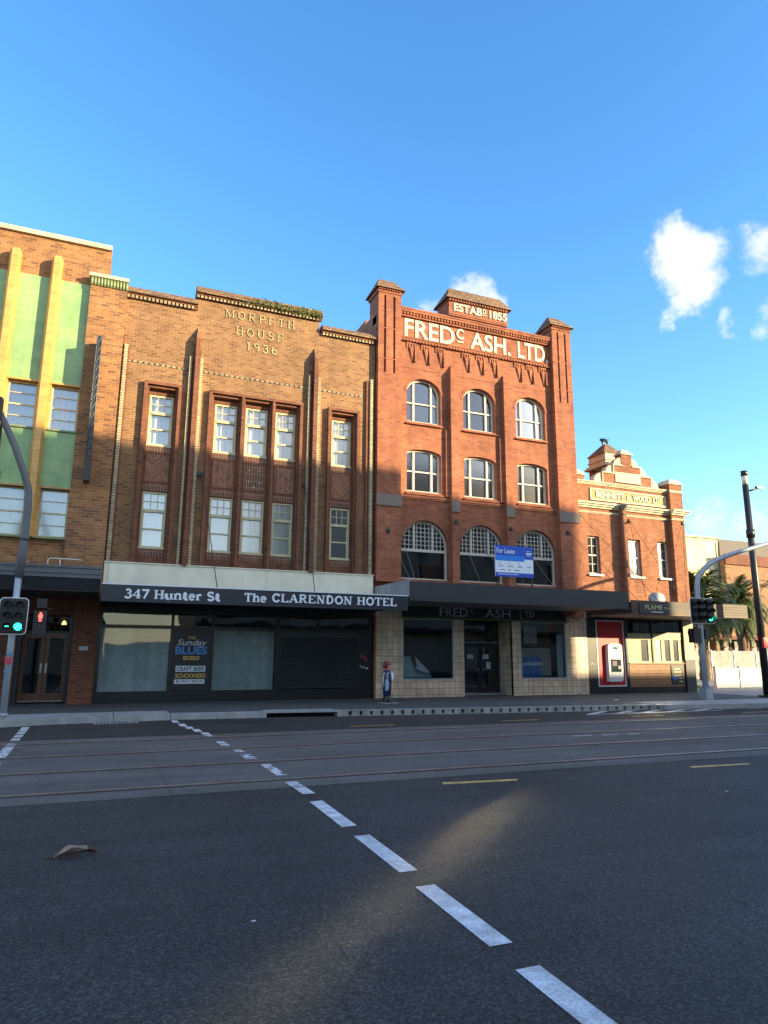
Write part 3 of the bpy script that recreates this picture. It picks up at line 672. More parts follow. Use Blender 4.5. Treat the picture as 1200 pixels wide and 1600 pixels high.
# entrance
mb = MB(); y = 22.4
mb.box(-1.92, -1.80, 22.0, y + .1, .137, 2.62); mb.box(-.60, -.5, 22.0, y + .1, .137, 2.62); mb.box(-1.80, -.60, y, y + .1, 2.54, 2.62); mb.box(-1.80, -.60, y, y + .1, 2.08, 2.16)
fr = mb.build('door_frame', 'black_frame', T)
gl = MB(); gl.face([(-1.8, y + .05, 2.16), (-.6, y + .05, 2.16), (-.6, y + .05, 2.54), (-1.8, y + .05, 2.54)]); gl.build('pane', 'glass_dark', fr)
sc = MB()
for k in range(6): sc.tube([(-1.75 + k * .19, y + .08, 2.2), (-1.66 + k * .19, y + .08, 2.5), (-1.56 + k * .19, y + .08, 2.2)], .008, 5)
sc.build('fanlight_bars', 'letter_orange', fr)
lp = MB(); lp.lathe([(.01, 2.36), (.07, 2.36), (.05, 2.44), (.01, 2.48)], -.78, y + .35, 12); lp.build('entry_lamp', 'warm_lamp', fr)
for s, a, b in ((0, -1.80, -1.205), (1, -1.195, -.60)):
    mb = MB(); mb.box(a, a + .11, y, y + .05, .17, 2.08); mb.box(b - .11, b, y, y + .05, .17, 2.08); mb.box(a + .11, b - .11, y, y + .05, 1.95, 2.08); mb.box(a + .11, b - .11, y, y + .05, .17, .42)
    d = mb.build('door', 'door_wood', T)
    gl = MB(); gl.face([(a + .11, y + .02, .42), (b - .11, y + .02, .42), (b - .11, y + .02, 1.95), (a + .11, y + .02, 1.95)]); gl.build('pane', 'glass_dark', d)
    hx = b - .06 if s == 0 else a + .06
    hd = MB(); hd.box(hx - .022, hx + .022, y - .03, y - .004, .98, 1.25); hd.build('handle', 'steel', d)
    kp = MB(); kp.box(a + .02, b - .02, y - .012, y - .002, .19, .215); kp.build('kick_plate', 'steel', d)
mb = MB(); mb.box(-.935, .145, 21.69, 22.0, .137, 3.15) if False else mb.box(-.50, .145, 21.69, 22.0, .137, 3.13); mb.box(-12, -1.92, 21.95, 22.0, .137, 3.13); mb.box(-1.92, -.5, 21.96, 22.0, 2.62, 3.13); mb.build('entry_cladding', 'brick_red_brown', T)
mb = MB(); mb.box(-1.9, -.52, 24, 24.1, .14, 2.7); mb.build('lobby_wall', 'interior', T)
mb = MB(); mb.box(-.28, -.05, 21.985, 22.0 - .302, 1.62, 1.73); 
mb = MB(); mb.box(-.30, -.06, 21.67, 21.689, 1.62, 1.73); mb.build('nameplate', 'galvanised', T)
# awning
mb = MB(); mb.box(-12, .10, 19.0, 22.0, 3.42, 3.60, 1, 'b'); mb.box(-12, .10, 18.96, 19.0, 3.40, 3.70, 0)
mb.box(-12, .11, 18.93, 18.96, 3.64, 3.70, 0); mb.box(-12, .11, 18.93, 18.96, 3.50, 3.54, 0)
mb.face([(-12, 19.0, 3.40), (.10, 19.0, 3.40), (.10, 19.45, 3.12), (-12, 19.45, 3.12)], 0)
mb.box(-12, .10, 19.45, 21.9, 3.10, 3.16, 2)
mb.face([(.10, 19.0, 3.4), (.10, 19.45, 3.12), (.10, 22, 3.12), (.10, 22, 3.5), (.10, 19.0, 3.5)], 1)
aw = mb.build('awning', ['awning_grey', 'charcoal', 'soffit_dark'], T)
mb = MB(); mb.tube([(-1.25, 20.5, 3.6), (-1.25, 20.5, 4.0), (-1.2, 20.5, 4.04), (-.45, 20.5, 4.03), (-.4, 20.6, 3.98)], .022, 8)
mb.tube([(-.95, 20.5, 3.6), (-.95, 20.5, 4.03)], .02, 8); mb.build('roof_pipe', 'white_paint', aw)
# blade sign
T2 = thing('blade_sign', 'tall narrow blank sign frame projecting from the tan brick pier', 'sign', (-.50, 21.7, 6.4))
mb = MB(); mb.box(-.60, -.43, 21.12, 21.60, 6.42, 7.05); mb.build('control_box', 'signal_black', T2)
mb = MB()
for x in (-.585, -.455): mb.tube([(x, 21.12, 7.0), (x, 21.12, 10.88)], .016, 6)
n = 13
for k in range(n):
    z = 7.0 + 3.85 * k / n; mb.tube([(-.585, 21.11, z), (-.455, 21.11, z + 3.85 / n)], .013, 5)
mb.build('lattice_frame', 'awning_grey', T2)
mb = MB(); mb.box(-.59, -.45, 21.14, 21.60, 7.05, 10.88); mb.build('backing_panel', 'charcoal', T2)
for z in (7.2, 9.0, 10.7): mb = MB(); mb.tube([(-.50, 21.58, z), (-.50, 21.70, z)], .02, 6); mb.build('bracket', 'charcoal', T2)

# ================================================================== MORPETH HOUSE
T = thing('hotel_building', 'brown brick 1936 hotel with cream framed windows and a white lettered black awning', 'building', (4.45, 22, .14))
Y = 22.
rec = [(1.02, 1.88), (3.03, 5.90), (7.10, 7.96)]
shop = [(.17, 8.72, .137, 3.2)]
holes = [(a, b, 4.17, 9.85) for a, b in rec] + shop
mb = MB(); facade(mb, .13, 8.72, .137, 12.75, Y, holes, .15, 0)
facade(mb, 2.37, 6.58, 12.75, 13.2, Y, [], 0, 0)
mb.box(.13, 8.72, 22.02, 22.35, 12.4, 12.75, 0, 'f'); mb.box(2.37, 6.58, 22.003, 22.35, 12.75, 13.2, 0, 'f')
shell(mb, .13, 8.72, Y, 33, .137, 12.7, (3.6, 6.9), 0, 1)
mb.build('wall', ['brick_brown', 'interior'], T)
# recessed window bays
RW = 22.14
bays = [([(1.08, 1.83)], rec[0]), ([(3.13, 3.87), (4.145, 4.90), (5.165, 5.88)], rec[1]), ([(7.17, 7.90)], rec[2])]
for ws, (a, b) in bays:
    mb = MB()
    hl = [(p, q, c, d) for p, q in ws for c, d in ((4.70, 6.48), (7.96, 9.64))]
    facade(mb, a, b, 4.17, 9.85, RW, hl, .12, 0)
    for p, q in ws: mb.box(p, min(q, b - .005), RW - .012, RW, 7.73, 7.955, 1); mb.box(p, min(q, b - .005), RW - .010, RW, 6.50, 6.72, 1); mb.box(p, min(q, b - .005), RW - .010, RW, 4.45, 4.69, 1)
    mb.build('window_bay', ['brick_red_brown', 'brick_soldier'], T)
for i, (ws, _) in enumerate(bays):
    for j, (p, q) in enumerate(ws):
        mb = MB()
        mb.box(p + .02, q - .02, RW - .015, RW, 6.80, 7.68)
        if i == 1 and j == 1:
            o = mb.build('brick_panel', 'brick_soldier', T); d = MB(); cx, cz = (p + q) / 2, 7.22
            for dx, dz, s in ((-.17, .26, .03), (.17, .26, .03), (-.17, -.14, .03), (.17, -.14, .03), (0, -.30, .035)):
                d.prismy([(cx + dx - s, cz + dz), (cx + dx, cz + dz - s), (cx + dx + s, cz + dz), (cx + dx, cz + dz + s)], RW - .03, RW - .012)
            d.build('diamond_stud', 'letter_cream', o)
        else: mb.build('brick_panel', 'brick_chevron' if i == 1 else 'brick_basket', T)
        for z0, z1, g, cu in ((7.97, 9.63, 'glass_mid', 'curtain'), (4.71, 6.47, 'glass_sky', 'curtain')):
            low = z0 < 6
            if low and i == 1 and j == 2: g, cu = 'glass_mid', 'curtain_dim'
            if low and i == 2: g, cu = 'glass_mid', None
            sash_window(T, p + .01, q - .01, z0, z1, RW + .03, .36 if not low else .34, gm=g, cur=cu, gap=0 if rnd.random() < .6 else .06)
# projecting brick surrounds and mullions
def surround(a, b, mulls=()):
    mb = MB()
    for p, s in ((a, 1), (b, -1)):
        q = p + s * .10; r = p + s * .16
        mb.box(min(p, q), max(p, q), 21.82, 22.0, 4.17, 9.98); mb.box(min(q, r), max(q, r), 21.93, 22.145, 4.17, 9.90)
    mb.box(a + .10, b - .10, 21.82, 22.0, 9.88, 9.98); mb.box(a + .16, b - .16, 21.93, 22.145, 9.80, 9.88)
    for m_ in mulls: mb.box(m_ - .045, m_ + .045, 21.82, 22.145, 4.17, 9.88); mb.box(m_ - .09, m_ + .09, 21.95, 22.145, 4.17, 9.80)
    mb.build('brick_surround', 'brick_red_brown', T)
surround(.88, 2.02); surround(2.89, 6.04, (4.00, 5.03)); surround(6.95, 8.11)
# pilasters
for cx in (2.42, 6.43):
    mb = MB(); a = cx - .22
    mb.box(a, a + .07, 21.83, 22.0, 4.17, 11.03, 1); mb.box(cx + .12, cx + .21, 21.83, 22.0, 4.17, 11.03, 1)
    mb.box(a + .07, cx - .06, 21.93, 22.0, 4.17, 11.25, 0)
    mb.box(cx - .06, cx + .07, 21.70, 22.0, 4.17, 11.63, 0); mb.box(cx + .07, cx + .12, 21.82, 22.0, 4.17, 11.3, 0)
    mb.loft([[(cx - .06, 21.70, 11.63), (cx + .07, 21.70, 11.63), (cx + .07, 22, 11.63), (cx - .06, 22, 11.63)], [(cx - .01, 21.97, 12.1), (cx + .02, 21.97, 12.1), (cx + .02, 22, 12.1), (cx - .01, 22, 12.1)]], 2, False)
    mb.build('pilaster', ['brick_red_brown', 'brick_cream', 'brick_brown'], T)
mb = MB(); mb.box(.20, .31, 21.88, 22.0, 4.17, 11.1, 1); mb.box(.14, .20, 21.94, 22, 4.17, 11.4, 0); mb.box(.31, .36, 21.95, 22, 4.17, 11.0, 0); mb.build('pilaster', ['brick_red_brown', 'brick_cream'], T)
mb = MB(); mb.box(8.37, 8.44, 21.90, 22.0, 4.17, 11.2, 0); mb.box(8.50, 8.60, 21.84, 22.0, 4.17, 11.25, 1); mb.box(8.44, 8.50, 21.95, 22, 4.17, 11.1, 0); mb.build('pilaster', ['brick_red_brown', 'brick_cream'], T)
mb = MB(); 
for a, b in ((.36, 2.20), (2.63, 6.21), (6.64, 8.37)): mb.box(a, b, 21.98, 22.0, 10.575, 10.625)
mb.build('string_course', 'brick_string', T)
# parapet copings with corbel teeth
def coping(x0, x1, zb, zt, le=0., re=0.):
    mb = MB()
    mb.box(x0 - le, x1 + re, 21.93, 22.0, zb - .03, zb + .05, 0)
    n = int((x1 - x0 + le + re) / .125)
    for k in range(n): x = x0 - le + (k + .15) * .125; mb.box(x, x + .07, 21.89, 21.93, zb - .045, zb + .045, 2)
    mb.box(x0 - le, x1 + re, 21.88, 22.0, zb + .05, zb + .11, 0)
    P = [(21.80, zb + .11), (21.80, zb + .17), (21.98, zt), (22.22, zt), (22.36, zb + .2), (22.36, zb + .11)]
    mb.prismx(P, x0 - le, x1 + re, 1)
    return mb.build('parapet_coping', ['brick_red_brown', 'brick_cap', 'brick_cream'], T)
coping(.14, 2.36, 12.75, 13.12); coping(2.37, 6.58, 13.2, 13.60, .08, .08); coping(6.67, 8.70, 12.70, 13.06)
mb = MB(); mb.prismx([(23.3, 12.2), (23.3, 13.5), (24.5, 13.9), (27, 12.2)], 6.2, 8.0); mb.build('roof', 'roof_dark', T)
serif(T, 'lettering', 'MORPETH', 3.24, 5.70, 12.68, 12.97, 21.97, .08, .03, 'letter_gold', .12, .05, .22)
serif(T, 'lettering', 'HOUSE', 3.62, 5.30, 12.12, 12.41, 21.97, .08, .03, 'letter_gold', .12, .05, .22)
serif(T, 'lettering', '1936', 4.02, 5.10, 11.62, 11.91, 21.97, .09, .03, 'letter_gold', .1, .05, .22)
# cream band, awning and its lettering
mb = MB(); mb.box(.17, 8.66, 21.80, 22.0, 3.2, 4.17); mb.box(.15, 8.68, 21.77, 22.0, 4.17, 4.20)
mb.box(.285, .295, 21.795, 21.80, 3.2, 4.17, 1); mb.box(5.0, 5.006, 21.797, 21.80, 3.2, 4.17, 1)
mb.build('fascia_band', ['fascia_cream', 'dull_block'], T)
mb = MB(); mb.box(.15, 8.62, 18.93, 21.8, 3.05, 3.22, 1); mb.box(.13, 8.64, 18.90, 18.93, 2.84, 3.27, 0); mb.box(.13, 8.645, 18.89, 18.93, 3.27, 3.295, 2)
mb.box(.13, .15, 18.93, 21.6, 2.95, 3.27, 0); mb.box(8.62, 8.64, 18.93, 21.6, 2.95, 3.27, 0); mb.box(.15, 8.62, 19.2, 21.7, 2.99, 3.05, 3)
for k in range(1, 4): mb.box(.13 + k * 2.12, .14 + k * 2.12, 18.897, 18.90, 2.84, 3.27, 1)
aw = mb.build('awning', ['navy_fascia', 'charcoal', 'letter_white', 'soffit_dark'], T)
serif(aw, 'lettering', '347 Hunter St', .68, 3.10, 2.935, 3.165, 18.884, .24, .014, 'letter_white', .17, .09)
serif(aw, 'lettering', 'The', 3.74, 4.36, 2.945, 3.175, 18.884, .24, .014, 'letter_white', .17, .09)
serif(aw, 'lettering', 'CLARENDON HOTEL', 4.50, 8.27, 2.965, 3.19, 18.884, .23, .014, 'letter_white', .17, .085)
mb = MB(); mb.tube([(2.76, 21.95, 7.14), (2.90, 20.6, 5.4), (3.02, 18.97, 3.27)], .013, 5); mb.build('tie_rod', 'charcoal', T); mb = MB(); mb.tube([(6.22, 21.95, 7.14), (5.75, 18.97, 3.29)], .013, 5)
mb.build('tie_rod', 'charcoal', T)
for x in (2.76, 6.22):
    mb = MB(); mb.loft([[(x + .085 * math.cos(R(a)), yy, 7.14 + .085 * math.sin(R(a))) for a in range(0, 360, 30)] for yy in (22.0, 21.93)], 0, False)
    mb.loft([[(x + .03 * math.cos(R(a)), yy, 7.14 + .03 * math.sin(R(a))) for a in range(0, 360, 45)] for yy in (21.93, 21.9)], 0, False)
    mb.build('wall_anchor', 'bronze', T)
# shopfront
mb = MB(); y = 22.0
def fr_(a, b, c, d, y0=21.97, y1=22.06): mb.box(a, b, y0, y1, c, d)
fr_(.14, 8.70, .137, .46, 21.96); fr_(.14, 8.70, 2.72, 3.2, 21.96, 22.1); fr_(.14, .26, .46, 2.72); fr_(2.20, 2.28, .46, 2.72); fr_(3.42, 3.48, .46, 2.72); fr_(5.43, 5.56, .46, 2.72); fr_(8.62, 8.70, .46, 2.72)
for a, b in ((.26, 2.20), (2.28, 3.42), (3.48, 5.43), (5.56, 8.62)): fr_(a, b, 2.27, 2.37)
fr_(6.79, 6.86, 2.37, 2.72)
mb.box(8.22, 8.62, 21.98, 22.02, .46, 2.27); mb.box(5.56, 5.60, 21.98, 22.0, .46, 2.27)
sf = mb.build('shopfront', 'black_paint', T)
for a, b, g in ((.26, 2.20, 'glass_shop'), (3.48, 5.43, 'glass_shop')):
    gl = MB(); gl.face([(a, 22.02, .46), (b, 22.02, .46), (b, 22.02, 2.27), (a, 22.02, 2.27)]); gl.build('pane', g, sf)
    curtain(sf, a, b, .44, 2.27, 22.22, 'curtain_shop', f=12.)
for a, b in ((.26, 2.20), (2.28, 3.42), (3.48, 5.43), (5.56, 6.79), (6.86, 8.62)):
    gl = MB(); gl.face([(a, 22.02, 2.37), (b, 22.02, 2.37), (b, 22.02, 2.72), (a, 22.02, 2.72)]); gl.build('pane', 'glass_dark', sf)
mb = MB()
for k in range(24):
    z = .48 + k * (1.6 / 24); mb.prismx([(22.02, z), (21.965, z + .010), (21.965, z + .044), (22.02, z + .060)], 5.60, 8.22)
mb.box(5.60, 8.22, 22.0, 22.03, 2.08, 2.27)
mb.build('roller_shutter', 'shutter_black', sf)
mb = MB()
def scr(P, w=.010): 
    for p, q in zip(P, P[1:]):
        p, q = Vector(p), Vector(q); d = (q - p).normalized(); n_ = Vector((-d.y, d.x)) * w; mb.face([(v.x, 21.977, v.y) for v in (p - n_, q - n_, q + n_, p + n_)])
scr(A(8.38, 1.50, .06, .07, 30, 300)); scr(A(8.48, 1.40, .05, .08, 200, -60)); scr([(8.30, 1.58), (8.52, 1.30)])
mb.build('graffiti', 'sticker_red', sf)
mb = MB(); scr_y = 21.977
for P in ([(8.28, 1.22), (8.36, 1.10), (8.42, 1.18), (8.5, 1.08)],): scr(P, .008)
mb.box(8.52, 8.57, 21.96, 21.98, 1.08, 1.13); mb.build('graffiti', 'letter_white', sf)
# black poster board with hand lettering
T3 = thing('poster_board', 'black poster with blue lettering and white and orange bands in the hotel shopfront', 'poster', (2.85, 22.0, .46))
mb = MB(); mb.box(2.285, 3.415, 21.985, 22.03, .47, 2.265); mb.build('board', 'poster_black', T3)
def lab(name, body, a, b, c, d, m, bold=.02, lean=0, y=21.975): return sans(T3, name, body, a, b, c, d, y, .006, m, bold, lean)
lab('lettering', 'THE', 2.70, 2.93, 1.975, 2.06, 'letter_orange')
lab('lettering', 'Sunday', 2.36, 3.22, 1.73, 1.97, 'letter_white', .008, .10, 21.968)
lab('lettering', 'BLUES', 2.36, 3.30, 1.52, 1.76, 'letter_blue', .03)
mb = MB(); mb.box(2.60, 3.07, 21.975, 21.986, 1.36, 1.47); mb.build('band', 'letter_orange', T3); lab('lettering', '3PM-7PM', 2.64, 3.03, 1.38, 1.45, 'poster_black', .01, 0, 21.97)
mb = MB(); mb.box(2.40, 3.27, 21.975, 21.986, 1.01, 1.185); mb.build('band', 'board_white', T3); lab('lettering', 'CRAFT BEER', 2.43, 3.24, 1.035, 1.16, 'poster_black', .02, 0, 21.97)
lab('lettering', 'SCHOONERS', 2.40, 3.28, .83, .96, 'letter_orange', .02)
mb = MB(); mb.box(2.38, 3.26, 21.975, 21.986, .66, .79); mb.build('band', 'board_white', T3); lab('lettering', '@ PINKY PRICES', 2.42, 3.22, .685, .765, 'poster_black', .015, 0, 21.97)
# security camera box under awning
T4 = thing('security_camera', 'small dark camera hung under the hotel awning by the poster', 'camera', (3.25, 21.9, 2.55))
mb = MB(); mb.box(3.12, 3.30, 21.62, 21.86, 2.50, 2.62); mb.box(3.2, 3.24, 21.82, 21.96, 2.56, 2.60); mb.build('body', 'signal_black', T4)
mb = MB(); mb.lathe([(.03, 2.53), (.03, 2.57)], 3.26, 21.61, 10); mb.build('lens', 'signal_edge', T4)
# weeds on the parapet
mb = MB()
for k in range(1500):
    t = rnd.random(); x = 3.15 + 3.45 * t ** .7; dens = min(1, (x - 3.0) / 2.0)
    if rnd.random() > dens * .9 + .06: continue
    z = 13.29 + rnd.gauss(.05, .06) ; y = 21.83 + rnd.uniform(-.06, .1); s = rnd.uniform(.02, .05); a = rnd.random() * 6.28; b = rnd.uniform(-.8, .8)
    u = Vector((math.cos(a), math.sin(a) * .5, b)).normalized() * s; v = Vector((-math.sin(a) * .4, -.5, rnd.uniform(.3, 1))).normalized() * s
    p = Vector((x, y, z)); mb.face([p - u, p + v, p + u, p - v * .6])
tag(mb.build('weeds', 'weeds', loc=(5, 21.85, 13.2)), 'green weeds growing along the raised parapet of the brown brick hotel', 'weeds', kind='stuff')

# ================================================================== FRED ASH BUILDING
T = thing('warehouse_building', 'tall four storey red brick warehouse with big cream parapet letters and arched windows', 'building', (13.1, 22, .14))
X0, X1 = 8.78, 17.36
tw = [(10.00, 11.40), (12.36, 13.76), (14.70, 16.10)]
lw = [(9.79, 11.65), (12.12, 13.98), (14.49, 16.35)]
holes = [(a, b, 9.95, 11.66, .56) for a, b in tw] + [(a, b, 7.32, 8.92, .20) for a, b in tw] + [(a, b, 4.15, 6.28, .93) for a, b in lw] + [(9.78, 16.63, .137, 3.40)]
mb = MB(); facade(mb, X0, X1, .137, 14.1, 22., holes, .22, 0)
mb.box(X0, X1, 22.02, 22.4, 13.6, 14.1, 0, 'f')
shell(mb, X0, X1, 22., 40, .137, 14.05, (3.6, 6.75, 9.6), 0, 1)
mb.build('wall', ['brick_red', 'interior'], T)
def cap_roof(mb, x0, x1, y0, y1, z0, z1, rx0, rx1, m):
    ry = (y0 + y1) / 2
    n = 7
    # corbelled courses below
    mb.face([(x0, y0, z0), (x1, y0, z0), (rx1, ry, z1), (rx0, ry, z1)], m); mb.face([(x0, y1, z0), (rx0, ry, z1), (rx1, ry, z1), (x1, y1, z0)], m)
    mb.face([(x0, y0, z0), (rx0, ry, z1), (x0, y1, z0)], m); mb.face([(x1, y0, z0), (x1, y1, z0), (rx1, ry, z1)], m)
    mb.face([(x0, y0, z0), (x0, y1, z0), (x1, y1, z0), (x1, y0, z0)], m)
    for k in range(1, n):   # stepped brick edge
        t = k / n; e = .012
        a = x0 + (rx0 - x0) * t; b = x1 + (rx1 - x1) * t; yy = y0 + (ry - y0) * t; yb = y1 + (ry - y1) * t; zz = z0 + (z1 - z0) * t
        mb.box(a - e, b + e, yy - e, yb + e, zz - .02, zz + .004, m)
def dentils(mb, x0, x1, y, z0, z1, step=.14, w=.07, p=.05, m=0):
    n = int((x1 - x0) / step)
    for k in range(n): x = x0 + (k + .25) * step; mb.box(x, x + w, y - p, y, z0, z1, m)
for x0, x1, g in ((8.75, 9.66, (8.97, 9.34)), (16.42, 17.34, (16.66, 17.02))):
    mb = MB(); f = 21.75
    mb.box(x0 + .02, x1 - .02, f + .11, 22.7, 13.9, 14.72, 0); mb.box(x0 + .02, x1 - .02, f + .11, 22.0, 11.58, 13.9, 0)
    for a, b in ((x0, g[0]), (g[0] + .085, g[1]), (g[1] + .085, x1)): mb.box(a, b, f, f + .11, 11.58, 14.62, 0)
    mb.box(x0, x1, f, f + .11, 14.62, 14.72, 0); mb.box(x0, x1, f, 22.0, 4.0 if x0 < 10 else 3.0, 11.58, 0)
    for z in (12.1, 13.3): mb.box(x0 - .012, x1 + .012, f - .012, 22.0, z, z + .03, 0)
    mb.box(x0 - .03, x1 + .03, f - .03, 22.74, 14.72, 14.80, 0)
    p = mb.build('pier', 'brick_red', T)
    mb = MB(); dentils(mb, x0 - .03, x1 + .03, f - .03, 14.80, 14.87, .1, .05, .05, 1); mb.box(x0 - .03, x1 + .03, f - .03, 22.74, 14.80, 14.87, 1)
    cap_roof(mb, x0 - .12, x1 + .12, f - .14, 22.86, 14.87, 15.52, x0 + .2, x1 - .12, 0)
    mb.build('pier_cap', ['brick_cap', 'brick_red'], p)
    mb = MB(); mb.box(x0 - .03, x1 + .03, f - .05, f + .001, 6.64, 7.05); mb.build('stone_block', 'dull_block', p)
# parapet cornice and frieze
mb = MB(); a, b = 9.66, 16.42
mb.box(a, b, 21.90, 22.02, 14.04, 14.12); dentils(mb, a, b, 21.90, 14.10, 14.20, .13, .07, .05); mb.box(a, b, 21.90, 22.02, 14.12, 14.20)
mb.box(a, b, 21.82, 22.42, 14.20, 14.29); mb.prismx([(21.80, 14.29), (21.80, 14.36), (21.95, 14.44), (22.42, 14.44), (22.42, 14.29)], a, b)
mb.box(a, b, 21.93, 22.01, 13.06, 13.20); dentils(mb, a, b, 21.93, 13.05, 13.13, .13, .07, .04); mb.box(a, b, 21.90, 22.0, 13.18, 13.215)
mb.build('cornice', 'brick_red', T)
for xc in (9.98, 10.58, 11.19, 12.32, 12.95, 13.56, 14.70, 15.26, 15.86):
    mb = MB()
    for k in range(4): mb.box(xc + k * .105, xc + k * .105 + .055, 21.96, 22.0, 12.83, 12.97)
    mb.box(xc + .0, xc + .42, 21.95, 22.0, 12.97, 13.02)
    for k in range(6):
        w = .17 * (1 - k / 6); mb.box(xc + .25 - w * .7, xc + .28, 21.93 + .01 * k, 22.0, 12.72 - k * .095, 12.83 - k * .095 - (.0 if k else 0))
    mb.box(xc + .31, xc + .36, 21.90, 22.0, 12.26, 12.83)
    mb.build('corbel', 'brick_red', T)
mb = MB(); 
for p, q in ((9.66, 11.70), (11.99, 14.03), (14.32, 16.42)):
    x = p + .02
    while x < q - .2: mb.box(x, x + .20, 21.985, 22.0, 12.02, 12.05); x += .26
for a_, b_ in tw: pass
mb.build('string_course', 'brick_red', T)
# pilasters between the bays
for x0, x1 in ((11.70, 11.99), (14.03, 14.32)):
    mb = MB(); f = 21.75
    mb.box(x0, x1, f, 22.0, 4.0, 12.0); xm = (x0 + x1) / 2
    mb.loft([[(x0, f, 12.0), (x1, f, 12.0), (x1, 22, 12.0), (x0, 22, 12.0)], [(xm - .02, 21.96, 12.38), (xm + .02, 21.96, 12.38), (xm + .02, 22, 12.38), (xm - .02, 22, 12.38)]], 0, False)
    mb.box(x0 - .16, x0, 21.88, 22.0, 7.2, 9.75)
    p = mb.build('pilaster', 'brick_red', T)
    mb = MB(); mb.box(x0 - .03, x1 + .03, f - .05, f + .001, 6.64, 7.05); mb.build('stone_block', 'dull_block', p)
for p, q in ((9.66, 11.70), (11.99, 14.03), (14.32, 16.42)):
    mb = MB(); mb.box(p, q, 21.93, 22.0, 7.08, 7.16); mb.box(p, q, 21.96, 22.0, 7.02, 7.08); mb.build('ledge', 'brick_red', T)
for a_, b_ in tw:
    mb = MB(); mb.prismx([(21.90, 9.86), (22.1, 9.95), (22.1, 9.83), (21.90, 9.83)], a_ - .05, b_ + .05); mb.build('sill', 'brick_red', T); mb = MB(); mb.prismx([(21.90, 7.23), (22.1, 7.32), (22.1, 7.18), (21.90, 7.18)], a_ - .05, b_ + .05)
    mb.build('sill', 'brick_red', T)
mb = MB()   # arch rings
def ring(cx, cz, rx, rz, w, y0, m=0):
    P = arc(cx, cz, rx + .002, rz + .002, 0, 180, 20); Q = arc(cx, cz, rx + w, rz + w, 0, 180, 20)
    for k in range(20): mb.loft([[(P[k][0], y0, P[k][1]), (Q[k][0], y0, Q[k][1]), (Q[k][0], 22.0, Q[k][1]), (P[k][0], 22.0, P[k][1])], [(P[k + 1][0], y0, P[k + 1][1]), (Q[k + 1][0], y0, Q[k + 1][1]), (Q[k + 1][0], 22.0, Q[k + 1][1]), (P[k + 1][0], 22.0, P[k + 1][1])]], m, False, False)
for a_, b_ in tw: mb = MB(); ring((a_ + b_) / 2, 11.10, .70, .56, .1, 21.98); mb.build('arch_ring', 'brick_red', T)
for a_, b_ in lw: mb = MB(); ring((a_ + b_) / 2, 5.35, .93, .93, .12 if a_ > 9.8 and b_ < 16.3 else .06, 21.98); mb.build('arch_ring', 'brick_red', T)
# crest
mb = MB(); mb.box(11.72, 14.36, 21.84, 22.8, 14.44, 15.06); mb.box(11.80, 14.28, 21.82, 21.84, 14.50, 14.58)
cr = mb.build('crest', 'brick_red', T)
mb = MB(); mb.box(11.68, 14.40, 21.80, 22.85, 15.06, 15.12, 1); dentils(mb, 11.68, 14.40, 21.80, 15.02, 15.10, .12, .06, .05, 1)
cap_roof(mb, 11.58, 14.50, 21.70, 22.95, 15.12, 15.86, 11.98, 14.34, 0); mb.build('crest_cap', ['brick_cap', 'brick_red'], cr)
mb = MB(); mb.box(8.9, 9.4, 23.5, 26, 13.5, 14.4); mb.build('roof_parapet', 'brick_red', T)
# lettering
sans(T, 'lettering', 'FRED', 9.90, 12.02, 13.27, 13.99, 21.97, .03, 'letter_cream', .016)
sans(T, 'lettering', 'C', 12.10, 12.42, 13.56, 14.0, 21.955, .045, 'letter_cream', .028)
mb = MB(); mb.box(12.12, 12.40, 21.955, 22.0, 13.42, 13.48); mb.build('lettering', 'letter_cream', T)
sans(T, 'lettering', 'ASH.', 12.72, 14.56, 13.27, 13.99, 21.97, .03, 'letter_cream', .016)
sans(T, 'lettering', 'LTD.', 14.90, 16.36, 13.27, 13.99, 21.97, .03, 'letter_cream', .016)
sans(cr, 'lettering', 'ESTAB', 11.92, 13.18, 14.63, 14.97, 21.80, .04, 'letter_cream', .025)
sans(cr, 'lettering', 'D', 13.22, 13.36, 14.76, 14.97, 21.80, .04, 'letter_cream', .025)
mb = MB(); mb.box(13.22, 13.37, 21.80, 21.84, 14.68, 14.71); mb.build('lettering', 'letter_cream', cr)
sans(cr, 'lettering', '1855', 13.52, 14.32, 14.63, 14.97, 21.80, .04, 'letter_cream', .025)
